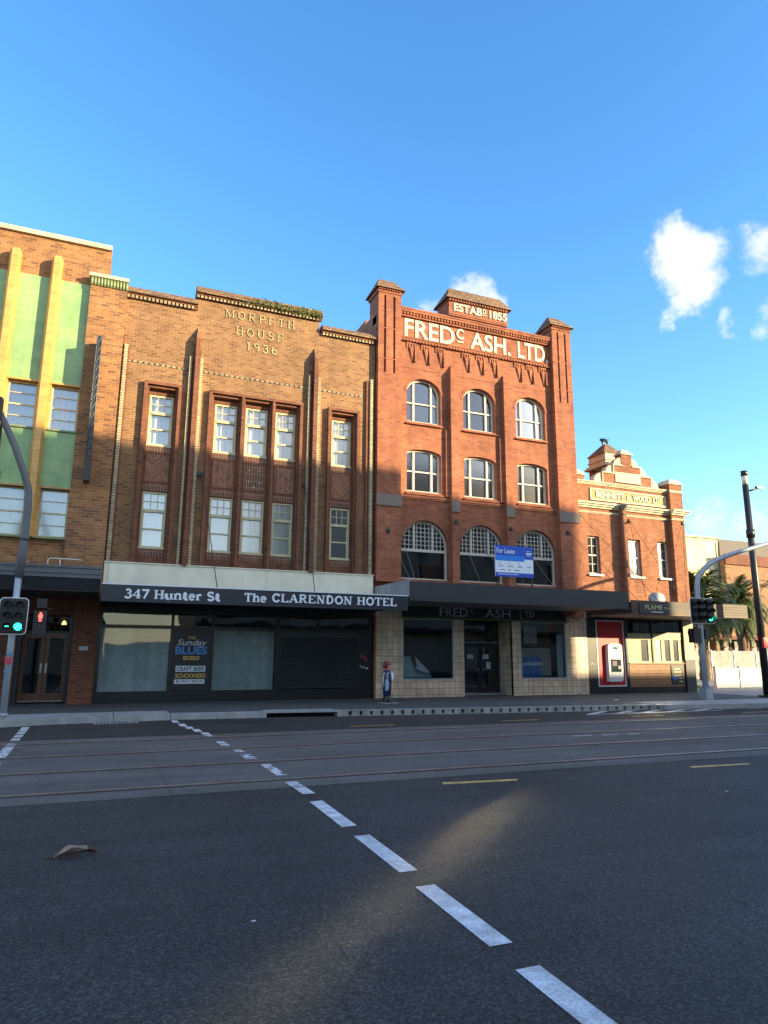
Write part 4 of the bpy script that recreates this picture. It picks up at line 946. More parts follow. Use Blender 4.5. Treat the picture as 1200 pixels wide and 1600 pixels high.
# windows
def arched_window(x0, x1, z0, zs, rise, y, meet, mull, grid=None, trans=None):
    mb = MB(); cx, hw = (x0 + x1) / 2, (x1 - x0) / 2; w = .06
    P = arc(cx, zs, hw, rise, 0, 180, 20); Q = arc(cx, zs, hw - w, max(rise - w, .02), 0, 180, 20)
    for k in range(20): mb.loft([[(v[0], yy, v[1]) for v, yy in ((P[k], y), (Q[k], y), (Q[k], y + .1), (P[k], y + .1))], [(v[0], yy, v[1]) for v, yy in ((P[k + 1], y), (Q[k + 1], y), (Q[k + 1], y + .1), (P[k + 1], y + .1))]], 0, False, False)
    mb.box(x0, x0 + w, y, y + .1, z0, zs); mb.box(x1 - w, x1, y, y + .1, z0, zs); mb.box(x0, x1, y - .06, y + .1, z0 - .02, z0 + .05)
    def top(x): t = (x - cx) / (hw - w * .5); return zs + rise * math.sqrt(max(0, 1 - t * t)) - .03
    lo = trans if trans else z0
    for f in mull: xx = x0 + (x1 - x0) * f; mb.box(xx - .035, xx + .035, y - .012, y + .1, lo + .05, top(xx))
    if trans: mb.box(x0 + w, x1 - w, y - .02, y + .11, trans - .05, trans + .05)
    if meet: mb.box(x0 + w, x1 - w, y + .01, y + .08, meet - .025, meet + .025)
    if grid:
        nx, dz = grid
        for k in range(1, nx): xx = x0 + w + (x1 - x0 - 2 * w) * k / nx; mb.box(xx - .011, xx + .011, y + .03, y + .06, trans + .05, top(xx))
        zz = trans + .05 + dz
        while zz < zs + rise - .08:
            t = (zz - zs) / rise; h = hw - w if t <= 0 else (hw - w * .5) * math.sqrt(max(0, 1 - t * t)); mb.box(cx - h, cx + h, y + .026, y + .056, zz - .011, zz + .011); zz += dz
    o = mb.build('window', 'white_paint', T)
    gl = MB(); gl.face([(x0 + .02, y + .07, z0 + .05), (x1 - .02, y + .07, z0 + .05)] + [(v[0], y + .07, v[1]) for v in arc(cx, zs, hw - .02, rise - .02, 0, 180, 16)])
    gl.build('pane', 'glass_ash' if not trans else 'glass_dark', o)
    return o
for a_, b_ in tw:
    arched_window(a_, b_, 9.95, 11.10, .56, 22.15, 10.72, (.24, .76)); arched_window(a_, b_, 7.32, 8.72, .20, 22.15, 8.10, (.24, .76))
for a_, b_ in lw: arched_window(a_, b_, 4.15, 5.35, .93, 22.15, None, (.30, .70), (11, .155), 5.20)
# awning
mb = MB(); mb.box(8.76, 17.04, 19.03, 21.98, 3.24, 3.60, 1); mb.box(8.74, 17.06, 19.0, 19.03, 3.16, 3.74, 0); mb.box(17.03, 17.05, 19.03, 21.9, 3.22, 3.74, 0)
mb.box(8.73, 8.76, 19.03, 21.9, 3.30, 3.80, 2); mb.box(8.8, 17.0, 19.1, 21.95, 3.20, 3.235, 3)
mb.build('awning', ['charcoal', 'soffit_dark', 'corrugated', 'soffit'], T)
mb = MB()
for P in (((9.18, 21.72, 5.74), (8.85, 19.1, 3.7)), ((9.47, 21.72, 6.2), (9.0, 19.1, 3.7)), ((11.85, 21.7, 6.27), (12.72, 19.1, 3.74)), ((14.17, 21.7, 6.2), (12.88, 19.1, 3.74)), ((11.80, 21.7, 6.27), (11.3, 19.1, 3.74)), ((14.17, 21.7, 6.2), (15.0, 19.1, 3.74)), ((14.2, 21.7, 6.2), (14.1, 19.1, 3.74)), ((16.75, 21.7, 6.24), (16.9, 19.1, 3.74))):
    mb = MB(); mb.tube(P, .008, 5); mb.build('tie_rod', 'dull_block', T)
for x, z in ((9.18, 5.76), (11.85, 6.27), (14.17, 6.2), (16.75, 6.24)):
    mb = MB(); mb.lathe([(.0, z - .09), (.06, z - .07), (.085, z), (.06, z + .07), (.0, z + .09)], x, 21.72, 10, 0, .4); mb.build('wall_anchor', 'bronze', T)
# tiled shopfront
mb = MB(); y = 21.93
H2 = [(9.83, 11.78, .74, 2.80), (12.20, 14.20, .137, 2.80), (14.56, 16.58, .74, 2.80)]
facade(mb, 8.84, 9.78, 2.80, 3.2, y, [], 0); facade(mb, 16.63, 17.56, 2.80, 3.2, y, [], 0)
facade(mb, 8.84, 17.56, .137, 2.80, y, H2, .12); mb.face([(8.84, y, .137), (8.84, 22.3, .137), (8.84, 22.3, 3.2), (8.84, y, 3.2)])
mb.face([(14.20, y, .137), (14.20, 22.9, .137), (14.20, 22.9, 2.8), (14.20, y, 2.8)]); mb.face([(12.20, y, .137), (12.20, 22.9, .137), (12.20, 22.9, 2.8), (12.20, y, 2.8)])
mb.face([(17.56, y, .137), (17.56, 22.02, .137), (17.56, 22.02, 3.2), (17.56, y, 3.2)])
sf = mb.build('tiled_shopfront', 'tile_cream', T)
mb = MB(); mb.box(9.78, 16.63, 21.92, 22.0, 2.84, 3.38, 0); mb.box(9.76, 16.65, 21.90, 21.99, 2.775, 2.84, 1)
fb = mb.build('shop_fascia', ['black_paint', 'moss_green'], sf)
for s, a, b, z0, z1 in (('FRED', 11.24, 12.36, 2.885, 3.19), ('C', 12.46, 12.60, 3.04, 3.19), ('ASH', 13.08, 14.14, 2.885, 3.19), ('L', 14.56, 14.66, 2.885, 3.17), ('TD', 14.76, 15.18, 2.95, 3.15)):
    sans(fb, 'lettering', s, a, b, z0, z1, 21.905, .015, 'letter_dull', .0)
for a, b in ((9.83, 11.78), (14.56, 16.58)):
    mb = MB(); w = .03; y0 = 21.94
    mb.box(a, a + w, y0, y0 + .08, .74, 2.80); mb.box(b - w, b, y0, y0 + .08, .74, 2.80); mb.box(a, b, y0 - .03, y0 + .08, .72, .76); mb.box(a + w, b - w, y0, y0 + .08, 2.75, 2.79)
    o = mb.build('shop_window', 'galvanised', sf)
    gl = MB(); gl.face([(a + w, y0 + .04, .76), (b - w, y0 + .04, .76), (b - w, y0 + .04, 2.77), (a + w, y0 + .04, 2.77)]); gl.build('pane', 'glass_shop', o)
mb = MB(); y = 22.85
mb.box(12.2, 14.2, y, y + .08, 2.62, 2.80); mb.box(12.2, 12.62, y, y + .08, .14, 2.62); mb.box(12.62, 12.68, y, y + .08, .14, 2.62); mb.box(14.12, 14.2, y, y + .08, .14, 2.62); mb.box(12.68, 14.12, y, y + .08, 1.96, 2.06)
df = mb.build('door_frame', 'black_paint', T)
mb = MB(); mb.box(12.7, 14.1, y - .01, y, 2.0, 2.025); mb.build('metal_strip', 'galvanised', df)
gl = MB(); gl.face([(12.68, y + .04, 2.06), (14.12, y + .04, 2.06), (14.12, y + .04, 2.62), (12.68, y + .04, 2.62)]); gl.build('pane', 'glass_dark', df)
for a, b, h in ((12.69, 13.395, 1), (13.405, 14.11, 0)):
    mb = MB(); y0 = y + .01
    mb.box(a, a + .08, y0, y0 + .05, .17, 1.95); mb.box(b - .08, b, y0, y0 + .05, .17, 1.95); mb.box(a + .08, b - .08, y0, y0 + .05, 1.84, 1.95); mb.box(a + .08, b - .08, y0, y0 + .05, .17, .40); mb.box(a + .08, b - .08, y0, y0 + .05, .92, 1.0)
    d = mb.build('door', 'black_frame', T)
    gl = MB(); gl.face([(a + .08, y0 + .03, .4), (b - .08, y0 + .03, .4), (b - .08, y0 + .03, 1.84), (a + .08, y0 + .03, 1.84)]); gl.build('pane', 'glass_dark', d)
    hd = MB(); x = b - .2 if h else a + .06; hd.box(x, x + .14, y0 - .05, y0 - .02, 1.02, 1.04); hd.build('handle', 'steel', d)
mb = MB(); mb.box(12.5, 14.15, 22.55, 22.84, .137, .175); mb.build('door_step', 'kerb_white', T)
mb = MB(); mb.box(12.70, 14.10, 22.82, 22.845, .175, .20); mb.build('threshold', 'steel', T)
for i, (a, b, c, d, l) in enumerate([(12.82, 13.07, 1.42, 1.58, 'white paper notice on the left leaf of the black shop door'), (13.48, 13.73, 1.41, 1.58, 'upper white notice on the right leaf of the black shop door'), (13.62, 13.80, 1.06, 1.31, 'lower narrow white notice on the right leaf of the black shop door')]):
    mb = MB(); mb.box(a, b, 22.83, 22.835, c, d)
    for k in range(4): mb.box(a + .03, b - .03 - .02 * (k % 2), 22.827, 22.83, d - .04 - k * .035, d - .032 - k * .035, 1)
    tag(mb.build('paper_notice', ['paper', 'charcoal'], loc=((a + b) / 2, 22.83, c)), l, 'notice')
# things in the shop windows
mb = MB(); mb.box(14.72, 15.62, 22.18, 22.21, .78, 1.50); o = mb.build('blue_poster', ['poster_blue'], loc=(15.2, 22.2, .78))
tag(o, 'blue seaside poster leaning inside the right tiled shop window', 'poster')
mb = MB(); prev = None
for k in range(18):
    x = 14.76 + k * .05; h = .06 + .10 * rnd.random(); mb.face([(x, 22.176, 1.20 - .03 * rnd.random()), (x + .05, 22.176, 1.20), (x + .05, 22.176, 1.20 + h), (x + .01, 22.176, 1.20 + h * .8)])
mb.build('skyline', 'board_white', o)
mb = MB(); mb.box(14.9, 16.22, 22.42, 22.45, .80, 1.82); tag(mb.build('beige_board', 'board_beige', loc=(15.5, 22.43, .8)), 'beige sheet standing behind the blue poster in the shop window', 'board')
mb = MB(); mb.box(16.28, 16.56, 22.1, 22.13, .78, 2.34); tag(mb.build('pale_panel', 'board_pale', loc=(16.4, 22.1, .78)), 'tall pale panel at the right side of the right shop window', 'panel')
mb = MB(); mb.box(15.35, 15.95, 22.9, 22.93, 2.0, 2.65); tag(mb.build('hung_sheet', 'letter_dull', loc=(15.6, 22.9, 2.0)), 'dull grey sheet hung high at the back of the right shop window', 'sheet')
mb = MB()
g = [[None] * 9 for _ in range(7)]
for i in range(9):
    for j in range(7):
        u, v = i / 8, j / 6; h = .72 * (1 - u * .85) if u > .42 else .74
        g[j][i] = (9.90 + u * 1.15, 22.12 + .28 * v + .05 * math.sin(9 * u + 3 * v) + .04 * rnd.random(), .79 + h * v * (1 - .08 * rnd.random()))
for j in range(6):
    for i in range(8): mb.face([g[j][i], g[j][i + 1], g[j + 1][i + 1], g[j + 1][i]], 0, False)
mb.face([(10.36, 22.10, 1.50), (10.42, 22.05, 1.05), (10.95, 22.06, .92)], 1)
tag(mb.build('crumpled_sheet', ['board_pale', 'paper'], loc=(10.4, 22.2, .78)), 'crumpled pale blue sheet heaped in the left tiled shop window', 'sheet')
mb = MB(); mb.box(9.85, 11.76, 23.3, 23.34, .6, 2.15); tag(mb.build('purple_partition', 'purple_dark', loc=(10.8, 23.3, .6)), 'dark purple partition standing inside the left tiled shop window', 'partition')

# for lease board
T = thing('lease_board', 'blue and white For Lease board on the warehouse awning', 'sign', (12.68, 19.3, 3.6))
mb = MB(); mb.box(11.94, 13.40, 19.29, 19.33, 4.08, 5.10, 0); bd = mb.build('board', 'board_white', T)
mb = MB(); mb.box(11.94, 13.40, 19.283, 19.289, 4.77, 5.10); mb.box(13.05, 13.40, 19.282, 19.289, 4.68, 4.77); mb.box(11.94, 13.40, 19.283, 19.289, 4.08, 4.21); mb.build('blue_band', 'board_blue', bd)
mb = MB(); mb.box(11.94, 13.05, 19.282, 19.289, 4.60, 4.77); mb.build('light_band', 'board_light_blue', bd)
sans(bd, 'lettering', 'For Lease', 11.99, 12.68, 4.84, 5.01, 19.275, .006, 'letter_white', .01)
mb = MB(); mb.box(13.12, 13.34, 19.278, 19.283, 4.84, 4.90); mb.box(13.14, 13.32, 19.278, 19.283, 4.94, 4.955); mb.box(13.14, 13.32, 19.278, 19.283, 4.79, 4.805); mb.box(12.02, 12.80, 19.278, 19.283, 4.145, 4.165); mb.build('agent_mark', 'letter_white', bd)
mb = MB(); 
for x, w in ((12.04, .18), (12.42, .2), (12.78, .18)):
    for z in (4.40, 4.44, 4.52): mb.box(x, x + w * (1 if z < 4.5 else .5), 19.284, 19.289, z, z + .012)
mb.box(13.14, 13.32, 19.284, 19.289, 4.42, 4.435); mb.box(12.1, 12.3, 19.284, 19.289, 4.29, 4.31); mb.box(12.45, 12.5, 19.284, 19.289, 4.28, 4.32); mb.box(12.65, 12.85, 19.284, 19.289, 4.29, 4.31)
mb.build('small_print', 'charcoal', bd)
for x in (12.03, 13.36): mb = MB(); mb.box(x - .02, x + .02, 19.33, 19.37, 3.6, 5.05); mb.build('post', 'charcoal', T)

# ================================================================== BENNETT & WOOD
T = thing('corner_building', 'two storey red brick corner building with cream trimmed stepped gable and turret', 'building', (20.1, 22, .14))
X0, X1 = 17.40, 22.84
wn = [(17.90, 18.48), (19.95, 20.58), (21.50, 22.08)]
holes = [(a, b, 4.72, 6.25) for a, b in wn] + [(17.60, 22.45, .137, 3.0)]
mb = MB(); facade(mb, X0, X1, .137, 8.36, 22., holes, .2, 0, 0); mb.box(X0, X1, 22.02, 22.4, 7.9, 8.36, 0, 'f')
shell(mb, X0, X1, 22., 34, .137, 8.3, (3.4,), 0, 1)
mb.build('wall', ['brick_red_pale', 'interior'], T)
def white_cap(mb, x0, x1, y0, y1, z, m=0): mb.box(x0 - .05, x1 + .05, y0 - .05, y1 + .05, z, z + .06, m); mb.loft([[(x0 - .03, y0 - .03, z + .06), (x1 + .03, y0 - .03, z + .06), (x1 + .03, y1 + .03, z + .06), (x0 - .03, y1 + .03, z + .06)], [(x0 + .12, y0 + .1, z + .24), (x1 - .12, y0 + .1, z + .24), (x1 - .12, y1 - .1, z + .24), (x0 + .12, y1 - .1, z + .24)]], m, False)
for a, b, top, y0 in ((22.16, 22.84, 8.74, 21.78), (17.40, 17.86, 8.72, 21.97)):
    mb = MB(); mb.box(a, b, y0, 22.5, 7.66 if a < 20 else 3.6, top)
    p = mb.build('pier', 'brick_red_pale', T)
    mb = MB(); white_cap(mb, a, b, y0, 22.5, top); mb.build('pier_cap', 'cream_render', p)
mb = MB(); mb.box(19.52, 19.76, 21.80, 22.0, 3.6, 7.70); mb.build('pilaster', 'brick_red_pale', T)
# cornices
def cornice(z0, z1, p, gaps=()):
    mb = MB(); n = 3
    for a, b in ((17.38, 19.50), (19.78, 22.14)) if gaps else ((17.42, 22.14),):
        for k in range(n): mb.box(a, b, 22.0 - p * (k + 1) / n, 22.0, z0 + (z1 - z0) * k / n, z0 + (z1 - z0) * (k + 1) / n)
    if gaps:
        for k in range(n): mb.box(22.12 - .0, 22.86 + p * (k + 1) / n, 21.78 - p * (k + 1) / n, 21.78, z0 + (z1 - z0) * k / n, z0 + (z1 - z0) * (k + 1) / n); mb.box(19.50, 19.78, 21.80 - p * .5 * (k + 1) / n, 21.80, z0 + (z1 - z0) * k / n, z0 + (z1 - z0) * (k + 1) / n, 1)
    else: mb.box(22.14, 22.87, 21.75, 21.78, z0 + .02, z1 - .03)
    mb.build('cornice', ['cream_render', 'dull_block'], T)
cornice(7.40, 7.62, .20, 1); cornice(7.18, 7.25, .07, 1); cornice(8.36, 8.50, .13)
mb = MB(); mb.box(18.12, 22.10, 21.955, 22.0, 8.17, 8.23); mb.box(18.12, 22.10, 21.93, 22.0, 7.72, 7.79); mb.box(18.12, 18.18, 21.955, 22.0, 7.79, 8.17); mb.box(22.04, 22.10, 21.955, 22.0, 7.79, 8.17); mb.box(18.18, 22.04, 21.985, 22.0, 7.79, 8.17, 1)
sp = mb.build('name_panel', ['cream_render', 'panel_ochre'], T)
for s, a, b, z0, z1 in (('BENNETT', 18.42, 19.85, 7.86, 8.12), ('&', 20.0, 20.14, 7.88, 8.08), ('WOOD', 20.30, 21.22, 7.86, 8.12), ('LT', 21.40, 21.64, 7.86, 8.12), ('D', 21.67, 21.79, 7.97, 8.12)): sans(sp, 'lettering', s, a, b, z0, z1, 21.95, .035, 'letter_cream', .03)
# pediment
mb = MB()
def fill(a, b, c, d): mb.box(a, b, 22.0, 22.38, c, d)
fill(18.84, 19.46, 8.50, 8.94); fill(20.80, 21.40, 8.50, 8.94); fill(19.46, 20.80, 8.50, 8.62); fill(19.46, 20.80, 9.02, 9.10); fill(19.46, 20.80, 8.62, 9.02); fill(19.42, 20.84, 9.10, 9.32); fill(19.86, 20.40, 9.32, 9.84)
pd = mb.build('pediment', 'brick_red_pale', T)
mb = MB()
def q_arc(cx, cz, r, s): return [(cx, cz)] + [(cx + s * r * math.cos(R(a)), cz + r * math.sin(R(a))) for a in range(0, 91, 15)]
for cx, cz, r in ((18.84, 8.50, .44), (19.42, 8.94, .40), (19.86, 9.32, .38)): mb.prismy(q_arc(cx - .0, cz, r, -1), 22.03, 22.33)
for cx, cz, r in ((21.40, 8.50, .42), (20.84, 8.94, .40), (20.40, 9.32, .38)): mb.prismy(q_arc(cx, cz, r, 1), 22.03, 22.33)
for a, b, z in ((18.80, 19.44, 8.94), (20.82, 21.44, 8.94), (19.38, 19.88, 9.32), (20.38, 20.88, 9.32)): mb.box(a, b, 21.95, 22.42, z, z + .05)
white_cap(mb, 19.86, 20.40, 22.0, 22.38, 9.84)
mb.box(19.38, 19.42, 21.97, 22.4, 8.99, 9.32); mb.box(18.80, 18.84, 21.97, 22.4, 8.50, 8.94)
mb.build('coping', 'cream_render', pd)
mb = MB(); mb.box(19.47, 20.79, 21.965, 22.0, 8.62, 9.02); mb.box(19.44, 20.82, 21.945, 21.966, 8.98, 9.03); mb.box(19.44, 20.82, 21.945, 21.966, 8.60, 8.65)
tb = mb.build('tablet', 'cream_render', pd)
mb = MB()   # worn illegible relief
for k in range(9):
    x = 19.68 + k * .105; mb.box(x, x + .03, 21.953, 21.966, 8.74, 8.88 - .03 * (k % 2)); mb.box(x + .03, x + .065, 21.955, 21.966, 8.74 + .05 * (k % 3), 8.77 + .05 * (k % 3))
mb.build('worn_relief', 'letter_gold', tb)
# corner turret behind parapet
mb = MB()
for x in (19.95, 20.75):
    for y in (23.05, 23.95): mb.box(x - .1, x + .1, y - .1, y + .1, 7.8, 9.62)
mb.box(20.15, 20.75, 23.85, 23.95, 7.8, 9.5)
tu = mb.build('turret', 'brick_red_pale', T)
mb = MB(); mb.box(19.70, 21.0, 22.80, 24.2, 9.58, 9.66); mb.box(19.76, 20.94, 22.86, 24.14, 9.66, 9.74); mb.box(19.85, 20.85, 22.95, 24.05, 9.74, 10.18); mb.box(19.80, 20.90, 22.90, 24.10, 9.88, 9.92)
mb.build('turret_frieze', 'cream_render', tu)
mb = MB(); cx, cy = 20.35, 23.5
mb.loft([[(cx - .58, cy - .58, 10.18), (cx + .58, cy - .58, 10.18), (cx + .58, cy + .58, 10.18), (cx - .58, cy + .58, 10.18)], [(cx - .08, cy - .08, 10.74), (cx + .08, cy - .08, 10.74), (cx + .08, cy + .08, 10.74), (cx - .08, cy + .08, 10.74)]], 0, False)
for k in range(1, 8):
    t = k / 8; h = .58 - .5 * t; mb.box(cx - h - .01, cx + h + .01, cy - h - .01, cy + h + .01, 10.18 + .56 * t - .012, 10.18 + .56 * t + .004)
mb.build('turret_roof', 'brick_cap', tu)
# animal statue
me = bpy.data.meshes.new('animal_statue')
pv = [(0, 0, 0), (-.10, 0, .02), (.12, 0, .0), (.20, 0, .06), (.29, 0, .03), (-.16, .0, .0), (-.24, 0, .06), (-.28, 0, .16),
      (.12, .05, -.10), (.13, .05, -.24), (.12, -.05, -.10), (.11, -.05, -.24), (-.12, .05, -.10), (-.15, .05, -.17), (-.13, .05, -.24), (-.12, -.05, -.10), (-.15, -.05, -.17), (-.13, -.05, -.24)]
pe = [(0, 1), (0, 2), (2, 3), (3, 4), (1, 5), (5, 6), (6, 7), (2, 8), (8, 9), (2, 10), (10, 11), (1, 12), (12, 13), (13, 14), (1, 15), (15, 16), (16, 17)]
me.from_pydata([(-x, y, z) for x, y, z in pv], pe, []); me.materials.append(M['bronze'])
o = bpy.data.objects.new('animal_statue', me); C.objects.link(o); o.scale = (.8, .8, .8); o.location = (20.33, 23.5, 10.93); o.rotation_euler = (0, 0, R(-20))
sk = o.modifiers.new('skin', 'SKIN'); sv = me.skin_vertices[0].data; sv[0].use_root = True
for i, r in enumerate([.085, .075, .10, .085, .04, .05, .02, .018] + [.035, .025] * 2 + [.05, .028, .025] * 2): sv[i].radius = (r, r)
o.modifiers.new('sub', 'SUBSURF').levels = 1; o.modifiers['sub'].render_levels = 1
tag(o, 'small dark bronze four legged animal statue on top of the corner building turret', 'statue')
# windows
for i, (a, b) in enumerate(wn):
    mb = MB(); y = 22.12; z0, z1 = 4.74, 6.24; w = .045
    mb.box(a, a + w, y, y + .08, z0, z1); mb.box(b - w, b, y, y + .08, z0, z1); mb.box(a + w, b - w, y, y + .08, z1 - w, z1); mb.box(a + w, b - w, y, y + .08, z0, z0 + w)
    zm = (z0 + z1) / 2; mb.box(a + w, b - w, y - .01, y + .07, zm - .025, zm + .025)
    mb.box((a + b) / 2 - .012, (a + b) / 2 + .012, y + .02, y + .05, z0 + w, z1 - w)
    for zz in (z0 + .4, zm + .38): mb.box(a + w, b - w, y + .022, y + .052, zz - .01, zz + .01)
    mb.box(a - .06, b + .06, 21.90, 22.0, z0 - .10, z0 - .02)
    o = mb.build('window', 'white_paint', T)
    gl = MB(); gl.face([(a + w, y + .04, z0 + w), (b - w, y + .04, z0 + w), (b - w, y + .04, z1 - w), (a + w, y + .04, z1 - w)]); gl.build('pane', 'glass_old' if i < 2 else 'glass_mid', o)
    if i: curtain(o, a, b, z0 + .02, z1 - .02, y + .16, 'curtain_dim')
# ties
mb = MB()
for P in (((17.57, 21.98, 7.07), (19.0, 19.55, 3.5)), ((20.06, 21.98, 7.03), (18.4, 19.55, 3.5)), ((20.06, 21.98, 7.03), (20.2, 19.55, 3.5)), ((22.73, 21.76, 7.09), (20.3, 19.55, 3.5)), ((22.73, 21.76, 7.09), (23.2, 19.55, 3.5)), ((16.9, 21.74, 6.2), (18.1, 19.6, 3.5))): mb = MB(); mb.tube(P, .008, 5); mb.build('tie_rod', 'signal_black', T)
for x, y, z in ((17.57, 21.98, 7.07), (20.06, 21.98, 7.03), (22.73, 21.76, 7.09)):
    mb = MB(); mb.lathe([(0, z - .08), (.05, z - .06), (.075, z), (.05, z + .06), (0, z + .08)], x, y, 10, 0, .4); mb.build('wall_anchor', 'signal_black', T)
# awning of the corner shop
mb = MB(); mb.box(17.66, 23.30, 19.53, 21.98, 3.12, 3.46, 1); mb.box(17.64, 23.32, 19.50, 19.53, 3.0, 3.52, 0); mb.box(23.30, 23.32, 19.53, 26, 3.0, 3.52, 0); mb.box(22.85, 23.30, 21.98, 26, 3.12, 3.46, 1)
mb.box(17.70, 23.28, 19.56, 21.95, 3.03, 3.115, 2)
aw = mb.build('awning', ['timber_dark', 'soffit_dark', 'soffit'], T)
mb = MB(); mb.box(17.98, 19.60, 19.47, 19.50, 3.06, 3.44); sp = mb.build('name_board', 'charcoal', aw)
serif(sp, 'lettering', 'LA', 99, 100, 0, 1, 0) if False else None
sans(sp, 'lettering', 'FLAME', 18.22, 19.02, 3.20, 3.37, 19.455, .012, 'letter_gold', .015); sans(sp, 'lettering', 'ON', 19.10, 19.36, 3.22, 3.31, 19.455, .012, 'letter_gold', .0)
mb = MB(); mb.box(18.5, 19.05, 19.46, 19.47, 3.10, 3.135); mb.build('lettering', 'letter_dull', sp)
mb = MB(); mb.loft([[(19.12 + .36 * math.cos(R(a)), yy, 3.64 + .22 * math.sin(R(a))) for a in range(0, 360, 15)] for yy in (19.75, 19.85)], 0, False); mb.build('round_board', 'galvanised', aw)
# ground floor
mb = MB(); mb.box(17.57, 18.02, 21.97, 22.0, .137, 3.0); mb.box(18.02, 22.45, 21.97, 22.0, .137, .37); mb.box(19.40, 19.58, 21.975, 22.1, .37, 3.0); mb.box(18.02, 19.40, 21.975, 22.0, 2.92, 3.02)
gf = mb.build('shop_plinth', 'black_paint', T)
mb = MB()
for P in ([(17.68, 1.30), (17.74, 1.22), (17.78, 1.30), (17.84, 1.20), (17.9, 1.26)],):
    for p, q in zip(P, P[1:]): mb.tube([(p[0], 21.966, p[1]), (q[0], 21.966, q[1])], .012, 5)
mb.build('graffiti', 'letter_white', gf)
mb = MB(); mb.box(18.04, 19.39, 21.96, 22.0, .40, .44, 1); mb.box(18.04, 19.39, 21.96, 22.0, 2.88, 2.92, 1); mb.box(18.04, 18.08, 21.96, 22, .44, 2.88, 1); mb.box(19.35, 19.39, 21.96, 22, .44, 2.88, 1); mb.box(18.08, 19.35, 21.972, 22.0, .44, 2.88, 0)
mb.build('red_surround', ['red_panel', 'letter_white'], T)
mb = MB(); mb.box(19.58, 22.42, 21.96, 22.02, .37, 1.25, 0); mb.box(19.58, 22.42, 21.93, 22.04, 1.25, 1.29, 1); mb.build('timber_dado', ['timber_boards', 'wood_raw'], T)
mb = MB(); mb.box(22.44, 22.97, 21.90, 22.4, 1.42, 3.02, 0); mb.box(22.45, 22.96, 21.91, 22.39, .137, 1.42, 1); mb.build('corner_column', ['cream_render', 'charcoal'], T)
for gx0, gx1, ps, n_ in ((19.60, 20.80, ((20.25, 20.62),), 1), (20.86, 22.38, ((21.02, 21.30), (21.47, 21.76), (21.93, 22.20)), 3)):
    mb = MB(); y = 22.0
    xs = [gx0] + [v for p in ps for v in p] + [gx1]
    for k in range(0, len(xs), 2): mb.box(xs[k], xs[k + 1], y, y + .05, 1.32, 2.22)
    mb.box(gx0, gx1, y - .01, y + .05, 1.29, 1.36); mb.box(gx0, gx1, y - .01, y + .05, 2.20, 2.44)
    o = mb.build('folding_window', 'cream_render', T)
    for p in ps: gl = MB(); gl.face([(p[0], y + .03, 1.36), (p[1], y + .03, 1.36), (p[1], y + .03, 2.2), (p[0], y + .03, 2.2)]); gl.build('pane', 'glass_mid', o)
mb = MB(); mb.box(20.80, 20.86, 21.96, 22.08, 1.29, 3.0); mb.box(22.38, 22.44, 21.96, 22.08, .37, 3.0); mb.box(19.58, 22.38, 21.98, 22.06, 2.44, 2.50); o = mb.build('black_mullion', 'black_frame', T)
gl = MB(); gl.face([(19.58, 22.02, 2.50), (22.38, 22.02, 2.50), (22.38, 22.02, 3.0), (19.58, 22.02, 3.0)]); gl.build('pane', 'glass_dark', o)
# ATM
T2 = thing('cash_machine', 'white rounded cash machine on the red panel of the corner building', 'cash machine', (18.78, 21.9, .59))
mb = MB(); c = .13; a, b, z0, z1 = 18.44, 19.12, .59, 2.02
P = [(a, z0), (b - c, z0)] + [(b - c + c * math.sin(R(t)), z0 + c - c * math.cos(R(t))) for t in (30, 60, 90)] + [(b, z1 - .0 - c)] + [(b - c + c * math.cos(R(t)), z1 - c + c * math.sin(R(t))) for t in (30, 60, 90)] + [(a + c, z1)] + [(a + c - c * math.sin(R(t)), z1 - c + c * math.cos(R(t))) for t in (30, 60, 90)]
mb.prismy(P, 21.80, 21.975); mb.build('housing', 'atm_white', T2)
mb = MB(); mb.box(18.54, 19.03, 21.79, 21.80, .95, 1.43, 0); sc2 = mb.build('screen_recess', 'screen_dark', T2)
mb = MB(); mb.box(18.60, 18.82, 21.78, 21.79, 1.18, 1.36, 0); mb.build('screen', 'purple_dark', sc2)
mb = MB()
for i in range(3):
    for j in range(3): mb.box(18.88 + i * .04, 18.91 + i * .04, 21.782, 21.79, 1.06 + j * .045, 1.09 + j * .045)
mb.box(18.54, 19.03, 21.785, 21.79, .93, .95); mb.build('keypad', 'letter_dull', sc2)
mb = MB()
for p, q in (((18.68, 1.92), (18.72, 1.82)), ((18.72, 1.82), (18.79, 1.88)), ((18.79, 1.88), (18.86, 1.82)), ((18.86, 1.82), (18.90, 1.92)), ((18.79, 1.83), (18.79, 1.92))): mb.tube([(p[0], 21.795, p[1]), (q[0], 21.795, q[1])], .018, 5)
mb.build('bank_emblem', 'screen_dark', T2)
mb = MB(); mb.box(18.70, 18.88, 21.795, 21.80, 1.70, 1.73); mb.box(18.66, 18.92, 21.795, 21.80, 1.62, 1.64); mb.build('marking', 'red_plastic', T2)
# menu board
T2 = thing('menu_board', 'black menu board with gold lettering on the timber boards', 'menu board', (22.0, 21.95, .46))
mb = MB(); mb.box(21.68, 22.33, 21.93, 21.955, .46, 1.20); mb.build('board', 'poster_black', T2)
mb = MB()
for k, (w, x) in enumerate(((.3, 21.82), (.42, 21.78), (.38, 21.80), (.2, 22.05), (.22, 22.04))): mb.box(x, x + w, 21.925, 21.93, 1.02 - k * .12, 1.09 - k * .12 - .02 * (k > 1))
mb.build('lettering', 'letter_gold', T2)
mb = MB(); mb.box(21.74, 21.96, 21.925, 21.93, .62, .78); mb.build('picture', 'board_blue', T2)

